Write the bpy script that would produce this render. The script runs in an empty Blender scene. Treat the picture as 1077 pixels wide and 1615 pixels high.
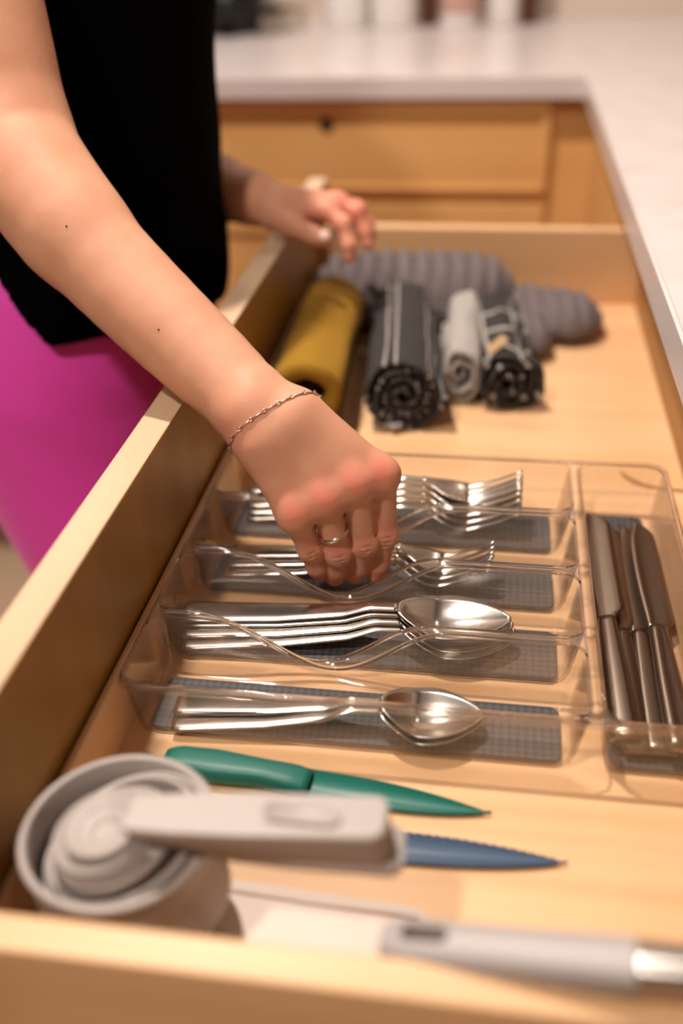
import bpy, bmesh, math, random
import numpy as np
from mathutils import Vector, Matrix, noise as mnoise

random.seed(7)
SC = bpy.context.scene
COL = SC.collection

# ------------------------------------------------------------------ camera
cd = bpy.data.cameras.new('camera')
cam = bpy.data.objects.new('camera', cd); COL.objects.link(cam)
cd.sensor_fit = 'HORIZONTAL'; cd.sensor_width = 24.0
cd.lens = 1570 / 1077 * 24
cd.clip_start = .02; cd.clip_end = 30
right = Vector((0.98885376, 0.14632228, -0.02753252))
up = Vector((-0.05444186, 0.52745319, 0.84783797))
back = Vector((0.1385797, -0.83688884, 0.52954012))
m = Matrix.Identity(4)
for i in range(3):
    m[i][0], m[i][1], m[i][2] = right[i], up[i], back[i]
m[0][3], m[1][3], m[2][3] = 0, 0, .40
cam.matrix_world = m
cd.dof.use_dof = True
cd.dof.focus_distance = .600
cd.dof.aperture_fstop = 2.4
SC.camera = cam

# ------------------------------------------------------------------ world, exposure
SC.view_settings.view_transform = 'Standard'
SC.view_settings.look = 'None'
SC.view_settings.gamma = 1
SC.view_settings.use_curve_mapping = False
SC.view_settings.exposure = 0.0
w = bpy.data.worlds.new('room_ambience'); SC.world = w; w.use_nodes = True
bg = w.node_tree.nodes['Background']
bg.inputs[0].default_value = (1.0, .86, .76, 1); bg.inputs[1].default_value = .02

FLOOR_Z = -.741
CEIL_Z = 1.66


# ------------------------------------------------------------------ lights (recessed ceiling downlights)
def downlight(x, y, power, size=.09, col=(1, .895, .81)):
    l = bpy.data.lights.new('ceiling_light_beam', 'AREA'); l.shape = 'DISK'; l.size = size
    l.energy = power; l.color = col
    o = bpy.data.objects.new('ceiling_light_beam', l); COL.objects.link(o)
    o.location = (x, y, CEIL_Z - .03)
    return o


LIGHTS = [(-.46, .85, 33, .08), (-.55, -.40, 24, .12), (.45, 2.05, 2, .12), (-.6, 2.0, 6, .12), (.35, -.9, 1.5, .12), (-1.7, .3, 4, .12)]
for lx, ly, lp, ls in LIGHTS:
    downlight(lx, ly, lp, ls)


# ------------------------------------------------------------------ materials
def mat(name, base=(.8, .8, .8), rough=.5, metal=0.0, **kw):
    M = bpy.data.materials.new(name); M.use_nodes = True
    b = M.node_tree.nodes['Principled BSDF']
    b.inputs['Base Color'].default_value = (*base, 1)
    b.inputs['Roughness'].default_value = rough
    b.inputs['Metallic'].default_value = metal
    for k, v in kw.items():
        b.inputs[k.replace('_', ' ')].default_value = v
    return M


def nd(M, t, **kw):
    n = M.node_tree.nodes.new(t)
    for k, v in kw.items():
        setattr(n, k, v)
    return n


def lk(M, a, b):
    M.node_tree.links.new(a, b)


def bsdf(M):
    return M.node_tree.nodes['Principled BSDF']


def ramp(M, fac, stops):
    r = nd(M, 'ShaderNodeValToRGB')
    e = r.color_ramp.elements
    while len(e) < len(stops):
        e.new(.5)
    for k, (p, c) in enumerate(stops):
        e[k].position = p; e[k].color = (*c, 1)
    lk(M, fac, r.inputs[0])
    return r.outputs[0]


def add_bump(M, height, strength=.3, dist=.001):
    b = nd(M, 'ShaderNodeBump'); b.inputs['Strength'].default_value = strength
    b.inputs['Distance'].default_value = dist
    lk(M, height, b.inputs['Height']); lk(M, b.outputs[0], bsdf(M).inputs['Normal'])


def wood(name, axis, c0, c1, rough=.42, scale=1.0, contrast=(.35, .68)):
    M = mat(name, c0, rough)
    tc = nd(M, 'ShaderNodeTexCoord'); mp = nd(M, 'ShaderNodeMapping')
    s = [42 * scale, 42 * scale, 42 * scale]; s['xyz'.index(axis)] = 2.6 * scale
    mp.inputs['Scale'].default_value = s
    lk(M, tc.outputs['Object'], mp.inputs[0])
    n1 = nd(M, 'ShaderNodeTexNoise'); n1.inputs['Scale'].default_value = 1.0; n1.inputs['Detail'].default_value = 6
    n1.inputs['Distortion'].default_value = .6
    lk(M, mp.outputs[0], n1.inputs['Vector'])
    n2 = nd(M, 'ShaderNodeTexNoise'); n2.inputs['Scale'].default_value = 5.0 * scale; n2.inputs['Detail'].default_value = 2
    lk(M, tc.outputs['Object'], n2.inputs['Vector'])
    mx = nd(M, 'ShaderNodeMath', operation='MULTIPLY_ADD'); mx.inputs[1].default_value = .6
    lk(M, n1.outputs[0], mx.inputs[0])
    ml = nd(M, 'ShaderNodeMath', operation='MULTIPLY'); ml.inputs[1].default_value = .4
    lk(M, n2.outputs[0], ml.inputs[0]); lk(M, ml.outputs[0], mx.inputs[2])
    lk(M, ramp(M, mx.outputs[0], [(contrast[0], c1), (contrast[1], c0)]), bsdf(M).inputs['Base Color'])
    add_bump(M, n1.outputs[0], .12, .0006)
    return M


MAPLE0, MAPLE1 = (.76, .485, .265), (.66, .38, .18)
wood_x = wood('maple_grain_x', 'x', MAPLE0, MAPLE1)
wood_y = wood('maple_grain_y', 'y', MAPLE0, MAPLE1)
shaded_wood_z = wood('shaded_maple_grain_z', 'z', (.36, .18, .028), (.27, .125, .016))  # shade on the front board's inner face put into a darker maple
wood_edge = wood('maple_board_edge', 'y', (.70, .50, .335), (.58, .39, .235), .38)
wood_cab = wood('honey_cabinet_wood', 'x', (.74, .42, .16), (.64, .335, .11), .4, .6)
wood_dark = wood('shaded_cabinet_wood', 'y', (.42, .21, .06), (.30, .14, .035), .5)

quartz = mat('white_quartz', (.70, .62, .60), .25)
_n = nd(quartz, 'ShaderNodeTexNoise'); _n.inputs['Scale'].default_value = 60; _n.inputs['Detail'].default_value = 8
lk(quartz, ramp(quartz, _n.outputs[0], [(.3, (.60, .535, .52)), (.6, (.67, .60, .585))]), bsdf(quartz).inputs['Base Color'])

steel = mat('brushed_steel', (.60, .555, .51), .21, 1.0)
_tc = nd(steel, 'ShaderNodeTexCoord'); _mp = nd(steel, 'ShaderNodeMapping'); _mp.inputs['Scale'].default_value = (30, 900, 900)
_n = nd(steel, 'ShaderNodeTexNoise'); _n.inputs['Scale'].default_value = 1; _n.inputs['Detail'].default_value = 3
lk(steel, _tc.outputs['Object'], _mp.inputs[0]); lk(steel, _mp.outputs[0], _n.inputs['Vector']); add_bump(steel, _n.outputs[0], .10, .0002)
knife_steel = mat('satin_knife_steel', (.27, .21, .165), .3, 1.0)
silver = mat('silver', (.85, .80, .74), .16, 1.0)
gunmetal = mat('dark_bronze_metal', (.05, .035, .03), .4, 1.0)


def clear_plastic():
    M = bpy.data.materials.new('clear_acrylic'); M.use_nodes = True
    nt = M.node_tree; nt.nodes.clear()
    out = nt.nodes.new('ShaderNodeOutputMaterial')
    tr = nt.nodes.new('ShaderNodeBsdfTransparent'); gl = nt.nodes.new('ShaderNodeBsdfGlossy')
    gl.inputs['Roughness'].default_value = .045; gl.inputs['Color'].default_value = (1, .97, .94, 1)
    lw = nt.nodes.new('ShaderNodeLayerWeight'); lw.inputs['Blend'].default_value = .5     # 1 - cos, same on both faces of the wall
    pw = nt.nodes.new('ShaderNodeMath'); pw.operation = 'POWER'; pw.inputs[1].default_value = 5
    nt.links.new(lw.outputs['Facing'], pw.inputs[0])
    fr = nt.nodes.new('ShaderNodeMath'); fr.operation = 'MULTIPLY_ADD'; fr.inputs[1].default_value = .90; fr.inputs[2].default_value = .045
    nt.links.new(pw.outputs[0], fr.inputs[0])
    r = nt.nodes.new('ShaderNodeValToRGB')          # longer path through the plastic at grazing angles absorbs more
    r.color_ramp.elements[0].color = (.985, .975, .965, 1); r.color_ramp.elements[1].color = (.36, .29, .24, 1)
    r.color_ramp.elements[0].position = .50
    nt.links.new(lw.outputs['Facing'], r.inputs[0]); nt.links.new(r.outputs[0], tr.inputs[0])
    df = nt.nodes.new('ShaderNodeBsdfDiffuse'); df.inputs[0].default_value = (.75, .68, .62, 1)
    m0 = nt.nodes.new('ShaderNodeMixShader'); m0.inputs[0].default_value = .03
    nt.links.new(tr.outputs[0], m0.inputs[1]); nt.links.new(df.outputs[0], m0.inputs[2])
    mx = nt.nodes.new('ShaderNodeMixShader')
    nt.links.new(fr.outputs[0], mx.inputs[0]); nt.links.new(m0.outputs[0], mx.inputs[1]); nt.links.new(gl.outputs[0], mx.inputs[2])
    nt.links.new(mx.outputs[0], out.inputs[0])
    return M


acrylic = clear_plastic()

liner = mat('grey_textured_rubber', (.1, .1, .11), .55)
_tc = nd(liner, 'ShaderNodeTexCoord'); _mp = nd(liner, 'ShaderNodeMapping')
_mp.inputs['Rotation'].default_value = (0, 0, math.radians(45)); _mp.inputs['Scale'].default_value = (1, 1, 1)
_ck = nd(liner, 'ShaderNodeTexChecker'); _ck.inputs['Scale'].default_value = 1 / .0032
_ck.inputs['Color1'].default_value = (.032, .031, .034, 1); _ck.inputs['Color2'].default_value = (.062, .060, .062, 1)
lk(liner, _tc.outputs['Object'], _mp.inputs[0]); lk(liner, _mp.outputs[0], _ck.inputs['Vector'])
lk(liner, _ck.outputs['Color'], bsdf(liner).inputs['Base Color']); add_bump(liner, _ck.outputs['Fac'], .6, .0004)

taupe = mat('taupe_plastic', (.40, .345, .315), .45)
taupe2 = mat('grey_handle_plastic', (.37, .33, .315), .45)
teal = mat('teal_coated_steel', (.001, .115, .085), .45)
blue = mat('blue_coated_steel', (.045, .085, .145), .4)
pale = mat('frosted_pale_plastic', (.62, .50, .42), .45)
black_knit = mat('black_jersey', (.0010, .0009, .0009), 1.0)
bsdf(black_knit).inputs['Specular IOR Level'].default_value = .03
pink = mat('magenta_leggings', (.86, .06, .50), .5)
bsdf(pink).inputs['Sheen Weight'].default_value = .35
bsdf(pink).inputs['Sheen Tint'].default_value = (1, .45, .75, 1)
_n = nd(pink, 'ShaderNodeTexNoise'); _n.inputs['Scale'].default_value = 900; add_bump(pink, _n.outputs[0], .1, .0004)

skin = mat('skin', (.66, .34, .21), .55)
b = bsdf(skin)
b.inputs['Specular IOR Level'].default_value = .32
b.inputs['Subsurface Weight'].default_value = .25
b.inputs['Subsurface Radius'].default_value = (1.0, .35, .2)
b.inputs['Subsurface Scale'].default_value = .004
_tc = nd(skin, 'ShaderNodeTexCoord')
_n = nd(skin, 'ShaderNodeTexNoise'); _n.inputs['Scale'].default_value = 30; _n.inputs['Detail'].default_value = 5
lk(skin, _tc.outputs['Object'], _n.inputs['Vector'])
_c = ramp(skin, _n.outputs[0], [(.3, (.60, .285, .170)), (.7, (.69, .355, .225))])
_at = nd(skin, 'ShaderNodeAttribute', attribute_name='flush')
_mxr = nd(skin, 'ShaderNodeMix', data_type='RGBA')
lk(skin, _at.outputs['Fac'], _mxr.inputs[0]); lk(skin, _c, _mxr.inputs[6]); _mxr.inputs[7].default_value = (.66, .16, .115, 1)
lk(skin, _mxr.outputs[2], b.inputs['Base Color'])
_n2 = nd(skin, 'ShaderNodeTexVoronoi'); _n2.inputs['Scale'].default_value = 900
lk(skin, _tc.outputs['Object'], _n2.inputs['Vector']); add_bump(skin, _n2.outputs[0], .12, .0003)
nail = mat('fingernail', (.80, .50, .43), .25)


def towel_mat(name, base, dark, stripes=None, bumpscale=260, stripe_col=(.75, .7, .66)):
    M = mat(name, base, .95)
    uv = nd(M, 'ShaderNodeUVMap', uv_map='UVMap')
    n = nd(M, 'ShaderNodeTexNoise'); n.inputs['Scale'].default_value = bumpscale; n.inputs['Detail'].default_value = 3
    c = ramp(M, n.outputs[0], [(.35, dark), (.65, base)])
    if stripes:
        sep = nd(M, 'ShaderNodeSeparateXYZ'); lk(M, uv.outputs[0], sep.inputs[0])
        total = None
        for ax, freq, width, ph in stripes:
            a = nd(M, 'ShaderNodeMath', operation='MULTIPLY_ADD'); a.inputs[1].default_value = freq; a.inputs[2].default_value = ph
            lk(M, sep.outputs[ax], a.inputs[0])
            f = nd(M, 'ShaderNodeMath', operation='FRACT'); lk(M, a.outputs[0], f.inputs[0])
            g = nd(M, 'ShaderNodeMath', operation='LESS_THAN'); g.inputs[1].default_value = width; lk(M, f.outputs[0], g.inputs[0])
            if total is None:
                total = g.outputs[0]
            else:
                q = nd(M, 'ShaderNodeMath', operation='MAXIMUM'); lk(M, total, q.inputs[0]); lk(M, g.outputs[0], q.inputs[1]); total = q.outputs[0]
        mx = nd(M, 'ShaderNodeMix', data_type='RGBA')
        lk(M, total, mx.inputs[0]); lk(M, c, mx.inputs[6]); mx.inputs[7].default_value = (*stripe_col, 1)
        c = mx.outputs[2]
    lk(M, c, bsdf(M).inputs['Base Color'])
    add_bump(M, n.outputs[0], .8, .0015)
    return M


mustard = towel_mat('mustard_towelling', (.47, .245, .009), (.31, .15, .004))
char_stripe = towel_mat('charcoal_striped_cloth', (.065, .054, .050), (.035, .029, .027), [(0, 26, .06, 0), (0, 26, .05, .22)], 500, (.5, .45, .42))
char_check = towel_mat('charcoal_checked_cloth', (.065, .054, .050), (.035, .029, .027), [(0, 30, .12, 0), (1, 22, .12, .3)], 500, (.6, .55, .5))
white_cloth = towel_mat('white_cloth', (.62, .57, .53), (.48, .43, .39), None, 300)
quilt = mat('grey_quilted_cotton', (.150, .120, .118), .95)
_n = nd(quilt, 'ShaderNodeTexNoise'); _n.inputs['Scale'].default_value = 500; add_bump(quilt, _n.outputs[0], .4, .001)

floor_mat = mat('beige_floor_tile', (.42, .31, .21), .5)
_n = nd(floor_mat, 'ShaderNodeTexNoise'); _n.inputs['Scale'].default_value = 3
lk(floor_mat, ramp(floor_mat, _n.outputs[0], [(.3, (.36, .26, .17)), (.7, (.46, .34, .235))]), bsdf(floor_mat).inputs['Base Color'])
wall_mat = mat('darkened_wall_paint', (.27, .21, .155), .8)  # unseen walls, darkened to cut the light they bounce back
tile_mat = mat('cream_backsplash', (.70, .58, .48), .3)
ceil_mat = mat('ceiling_paint', (.30, .27, .23), .9)  # lowered with the walls to weaken the fill light
white_plastic = mat('white_ceramic', (.78, .74, .71), .3)
dark_green = mat('dark_leaf_green', (.02, .035, .015), .6)
pot_black = mat('black_pot', (.012, .012, .012), .4)
amber = mat('amber_glass', (.09, .03, .012), .2)
pink_label = mat('rose_label', (.55, .33, .28), .5)
lamp_glow = bpy.data.materials.new('lamp_diffuser'); lamp_glow.use_nodes = True
_b = bsdf(lamp_glow); _b.inputs['Emission Color'].default_value = (1, .85, .7, 1); _b.inputs['Emission Strength'].default_value = 6


# ------------------------------------------------------------------ object helpers
def wloc(o):
    v = Vector((0, 0, 0))
    while o is not None:
        v += o.location; o = o.parent
    return v


def link(name, bm, m, parent=None, loc=None, smooth=True, local=False):
    """bm in world coordinates (unless local); origin put at the parent's base or at loc"""
    base = Vector((0, 0, 0)) if local else (wloc(parent) if parent is not None else Vector(loc or (0, 0, 0)))
    if not local:
        bmesh.ops.translate(bm, verts=bm.verts, vec=-base)
    me = bpy.data.meshes.new(name); bm.to_mesh(me); bm.free()
    if smooth:
        me.polygons.foreach_set('use_smooth', [True] * len(me.polygons))
    me.materials.append(m)
    o = bpy.data.objects.new(name, me); COL.objects.link(o)
    if parent is not None:
        o.parent = parent
    elif not local:
        o.location = base
    return o


def tag(o, label=None, cat=None, group=None, kind=None):
    if label: o['label'] = label
    if cat: o['category'] = cat
    if group: o['group'] = group
    if kind: o['kind'] = kind
    return o


def thing(name, label, cat, loc=(0, 0, 0), group=None):
    o = bpy.data.objects.new(name, None); o.empty_display_size = .02; COL.objects.link(o)
    o.location = loc
    return tag(o, label, cat, group)


def copy_thing(o, parent=None):
    c = o.copy(); COL.objects.link(c); c.parent = parent
    for ch in [k for k in bpy.data.objects if k.parent == o]:
        copy_thing(ch, c)
    return c


def box(bm, x0, x1, y0, y1, z0, z1, bev=0, seg=2):
    r = bmesh.ops.create_cube(bm, size=1)
    vs = r['verts']
    for v in vs:
        v.co = Vector((x0 + (v.co.x + .5) * (x1 - x0), y0 + (v.co.y + .5) * (y1 - y0), z0 + (v.co.z + .5) * (z1 - z0)))
    if bev:
        es = list({e for v in vs for e in v.link_edges})
        bmesh.ops.bevel(bm, geom=es, offset=bev, segments=seg, affect='EDGES', profile=.5)
    return bm


def tube(bm, pts, rad, n=10, cap=True):
    pts = [Vector(p) for p in pts]
    rings = []
    prev = None
    for i, p in enumerate(pts):
        t = (pts[min(i + 1, len(pts) - 1)] - pts[max(i - 1, 0)]).normalized()
        if prev is None:
            a = t.orthogonal().normalized()
        else:
            a = (prev - t * prev.dot(t)).normalized()
        prev = a; b_ = t.cross(a)
        r = rad[i] if hasattr(rad, '__len__') else rad
        rings.append([bm.verts.new(p + r * (math.cos(2 * math.pi * k / n) * a + math.sin(2 * math.pi * k / n) * b_)) for k in range(n)])
    for r0, r1 in zip(rings, rings[1:]):
        for k in range(n):
            bm.faces.new((r0[k], r0[(k + 1) % n], r1[(k + 1) % n], r1[k]))
    if cap:
        bm.faces.new(rings[0][::-1]); bm.faces.new(rings[-1])
    return bm


def lathe(bm, prof, cx, cy, n=48, cz=0):
    rings = []
    for r, z in prof:
        if r < 1e-6:
            rings.append([bm.verts.new((cx, cy, cz + z))])
        else:
            rings.append([bm.verts.new((cx + r * math.cos(2 * math.pi * k / n), cy + r * math.sin(2 * math.pi * k / n), cz + z)) for k in range(n)])
    for a, c in zip(rings, rings[1:]):
        for k in range(n):
            k2 = (k + 1) % n
            if len(a) == 1 and len(c) == 1: continue
            if len(a) == 1: bm.faces.new((a[0], c[k2], c[k]))
            elif len(c) == 1: bm.faces.new((a[k], a[k2], c[0]))
            else: bm.faces.new((a[k], a[k2], c[k2], c[k]))
    return bm


def struct(name, bm, m, loc=(0, 0, 0), smooth=False):
    return tag(link(name, bm, m, None, loc, smooth), kind='structure')


def auto(o, ang=35):
    me = o.data
    bm = bmesh.new(); bm.from_mesh(me)
    for e in bm.edges:
        e.smooth = not (len(e.link_faces) == 2 and e.calc_face_angle(0) > math.radians(ang))
    bm.to_mesh(me); bm.free()
    return o


# ------------------------------------------------------------------ the room
XL, XR, YN, YF = -2.6, .78, -1.6, 2.30
struct('floor', box(bmesh.new(), XL, XR, YN, YF, FLOOR_Z - .05, FLOOR_Z), floor_mat)
struct('ceiling', box(bmesh.new(), XL, XR, YN, YF, CEIL_Z, CEIL_Z + .05), ceil_mat)
struct('wall_back', box(bmesh.new(), XL, XR + .1, YF, YF + .1, FLOOR_Z - .05, CEIL_Z + .05), tile_mat)
struct('wall_right', box(bmesh.new(), XR, XR + .1, YN, YF, FLOOR_Z - .05, CEIL_Z + .05), wall_mat)
struct('wall_left', box(bmesh.new(), XL - .1, XL, YN - .1, YF + .1, FLOOR_Z - .05, CEIL_Z + .05), wall_mat)
struct('wall_front', box(bmesh.new(), XL, XR + .1, YN - .1, YN, FLOOR_Z - .05, CEIL_Z + .05), wall_mat)
for lx, ly, lp, ls in LIGHTS:
    t = thing('ceiling_light', 'round recessed ceiling downlight glowing warm above the kitchen', 'ceiling light', (lx, ly, CEIL_Z), 'recessed downlights')
    o = link('trim_ring', lathe(bmesh.new(), [(.075, 0), (.075, -.006), (.06, -.008), (.06, 0)], lx, ly, 32, CEIL_Z), white_plastic, t)
    o = link('diffuser', lathe(bmesh.new(), [(.06, -.004), (0, -.004)], lx, ly, 32, CEIL_Z), lamp_glow, t)

# L-shaped worktop: inner corner over the drawer
ct = bmesh.new()
zt, zb = .169, .138
outline = [(.1125, -.9), (.1125, 1.545), (-1.9, 1.545), (-1.9, YF), (XR, YF), (XR, -.9)]
lo = [ct.verts.new((x, y, zb)) for x, y in outline]; hi = [ct.verts.new((x, y, zt)) for x, y in outline]
ct.faces.new(lo); ct.faces.new(hi[::-1])
for k in range(6):
    ct.faces.new((lo[k], lo[(k + 1) % 6], hi[(k + 1) % 6], hi[k]))
bmesh.ops.recalc_face_normals(ct, faces=ct.faces)
bmesh.ops.bevel(ct, geom=[e for e in ct.edges], offset=.0025, segments=2, affect='EDGES')
tag(link('worktop', ct, quartz, None, (XR, YF, zb), False), 'white quartz worktop turning the corner above the wooden cabinets', 'worktop')

# far base cabinet, seen beyond the drawer
FX = 1.575
cab = thing('base_cabinet', 'honey wood base cabinet across the corner with a drawer front and round hole', 'cabinet', (-.5, FX, FLOOR_Z))
bm = bmesh.new()
box(bm, -1.9, .135, FX + .02, YF - .01, FLOOR_Z + .1, .1375)
link('carcass', bm, wood_cab, cab, smooth=False)
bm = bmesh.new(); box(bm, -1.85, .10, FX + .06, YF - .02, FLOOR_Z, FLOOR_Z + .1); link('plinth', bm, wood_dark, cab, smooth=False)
bm = bmesh.new(); box(bm, -1.9, .135, FX, FX + .02, .122, .1375); link('top_rail', bm, wood_cab, cab, smooth=False)
bm = bmesh.new(); box(bm, -1.9, .135, FX + .001, FX + .021, -.06, .02); link('middle_rail', bm, wood_cab, cab, smooth=False)
bm = bmesh.new(); box(bm, .050, .135, FX + .0005, FX + .0205, FLOOR_Z + .1, .1375); link('stile', bm, wood_cab, cab, smooth=False)
for x0, x1 in ((-.60, .070), (-1.28, -.61)):
    bm = bmesh.new()
    z0, z1, rl = .003, .148 - .012, .022
    box(bm, x0 + rl, x1 - rl * .5, FX - .016, FX, z1 - rl, z1, .0015); box(bm, x0 + rl, x1 - rl * .5, FX - .016, FX, z0, z0 + rl * .4, .0015)
    box(bm, x0, x0 + rl, FX - .016, FX, z0, z1, .0015); box(bm, x1 - rl * .5, x1, FX - .016, FX, z0, z1, .0015)
    box(bm, x0 + .004, x1 - .004, FX - .0105, FX, z0 + .004, z1 - .004)
    dr = link('drawer_front', bm, wood_cab, cab, smooth=False)
    hx = -.2625
    if x0 > -.61:
        link('knob_hole', lathe(bmesh.new(), [(.0105, 0), (.0105, .0015), (.0075, .0022), (.0072, .0006), (0, .0004)], 0, 0, 24), gunmetal, dr, local=True)
        h = [k for k in COL.objects if k.name.startswith('knob_hole')][-1]
        h.rotation_euler = (math.radians(90), 0, 0); h.location = Vector((hx, FX - .0105, .100)) - wloc(dr)
    bm = bmesh.new()
    z0, z1 = FLOOR_Z + .11, -.016
    box(bm, x0 + .05, x1 - .05, FX - .016, FX, z1 - .05, z1, .0015); box(bm, x0 + .05, x1 - .05, FX - .016, FX, z0, z0 + .05, .0015)
    box(bm, x0, x0 + .05, FX - .016, FX, z0, z1, .0015); box(bm, x1 - .05, x1, FX - .016, FX, z0, z1, .0015)
    box(bm, x0 + .004, x1 - .004, FX - .010, FX, z0 + .004, z1 - .004)
    link('door', bm, wood_cab, cab, smooth=False)

# cabinet that the open drawer slides out of
cab2 = thing('base_cabinet', 'wooden base cabinet under the right worktop that the open drawer slides out of', 'cabinet', (.4, .6, FLOOR_Z))
bm = bmesh.new()
box(bm, .135, .155, -.9, FX, .112, .1375)
link('top_rail', bm, wood_cab, cab2, smooth=False)
for ya, yb in ((1.125, FX), (-.9, .17)):
    bm = bmesh.new(); box(bm, .135, .155, ya, yb, FLOOR_Z + .1, .112); link('stile', bm, wood_cab, cab2, smooth=False)
bm = bmesh.new(); box(bm, .135, .155, .17, 1.125, FLOOR_Z + .1, -.04); link('door', bm, wood_cab, cab2, smooth=False)
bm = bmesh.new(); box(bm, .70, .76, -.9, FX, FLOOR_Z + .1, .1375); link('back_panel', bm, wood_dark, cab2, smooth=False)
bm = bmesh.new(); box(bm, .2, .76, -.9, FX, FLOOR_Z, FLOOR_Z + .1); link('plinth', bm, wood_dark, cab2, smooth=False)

# ------------------------------------------------------------------ the drawer
D = thing('drawer', 'wide maple drawer pulled open and filled with cutlery tray, towels and tools', 'drawer', (-.02, .65, -.012))
DXL, DXR, DYN, DYF = -.190, .156, .2125, 1.095
ZS = .083
bm = box(bmesh.new(), DXL - .004, DXR + .004, DYN - .004, DYF + .004, -.012, 0)
link('bottom_panel', bm, wood_x, D, smooth=False)
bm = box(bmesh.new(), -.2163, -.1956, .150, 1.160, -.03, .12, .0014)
fb = link('front_board', bm, shaded_wood_z, D, smooth=False)
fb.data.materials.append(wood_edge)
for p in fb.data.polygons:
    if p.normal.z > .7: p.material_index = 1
bm = box(bmesh.new(), -.1938, DXL, DYN, DYF, -.012, .0427, .0008)
link('inner_ledge', bm, wood_y, D, smooth=False)
bm = box(bmesh.new(), -.1956, DXR + .012, DYN - .0155, DYN, -.02, ZS, .002)
link('side_panel', bm, wood_x, D, smooth=False)
bm = box(bmesh.new(), -.1956, DXR + .012, DYF, DYF + .0155, -.02, ZS, .002)
link('side_panel', bm, wood_x, D, smooth=False)
bm = box(bmesh.new(), DXR, DXR + .012, DYN, DYF, -.02, ZS, .0015)
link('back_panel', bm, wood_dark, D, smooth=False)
bm = tube(bmesh.new(), [(.1085, .716, 0), (.1125, .706, .0002), (.119, .698, .0003), (.127, .6935, .0003), (.137, .691, .0002), (.155, .689, 0)],
          [.0008, .0026, .0036, .0030, .0024, .0020], 8)
for v in bm.verts: v.co.z = v.co.z * .35
link('dark_crescent', bm, wood_dark, D)  # flat dark crescent laid on the bottom panel

# ------------------------------------------------------------------ cutlery tray
TX0, TX1, KX0, KX1 = -.1895, .0618, .0685, .1275
YL = [.384, .447, .515, .582, .6535]
GAP = .0028
RIM = .040
FZ = .0022
RC = .0105


def wave(x):
    """height of the divider ridge"""
    t = (x + .166) / .146
    if t <= 0 or t >= 1: return RIM
    s = math.sin(math.pi * t ** 1.12) ** 2
    return RIM - .0315 * s


def ridge(x, line, side=0):
    return RIM if line in (0, 4) else wave(x + side * .0055)


def rr_loop(x0, x1, y0, y1, r, nx, ysR, ysL, nc=6):
    """counter-clockwise; ysR / ysL are fractions along the right / left side"""
    P = []
    for k in range(nx + 1):
        P.append((x0 + r + (x1 - x0 - 2 * r) * k / nx, y0, 'N'))
    for k in range(1, nc):
        a = -math.pi / 2 + math.pi / 2 * k / nc; P.append((x1 - r + r * math.cos(a), y0 + r + r * math.sin(a), 'c'))
    for f in ysR: P.append((x1, y0 + r + (y1 - y0 - 2 * r) * f, 'E'))
    for k in range(1, nc):
        a = math.pi / 2 * k / nc; P.append((x1 - r + r * math.cos(a), y1 - r + r * math.sin(a), 'c'))
    for k in range(nx + 1):
        P.append((x1 - r - (x1 - x0 - 2 * r) * k / nx, y1, 'F'))
    for k in range(1, nc):
        a = math.pi / 2 + math.pi / 2 * k / nc; P.append((x0 + r + r * math.cos(a), y1 - r + r * math.sin(a), 'c'))
    for f in reversed(ysL): P.append((x0, y0 + r + (y1 - y0 - 2 * r) * f, 'W'))
    for k in range(1, nc):
        a = math.pi + math.pi / 2 * k / nc; P.append((x0 + r + r * math.cos(a), y0 + r + r * math.sin(a), 'c'))
    return P


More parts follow.
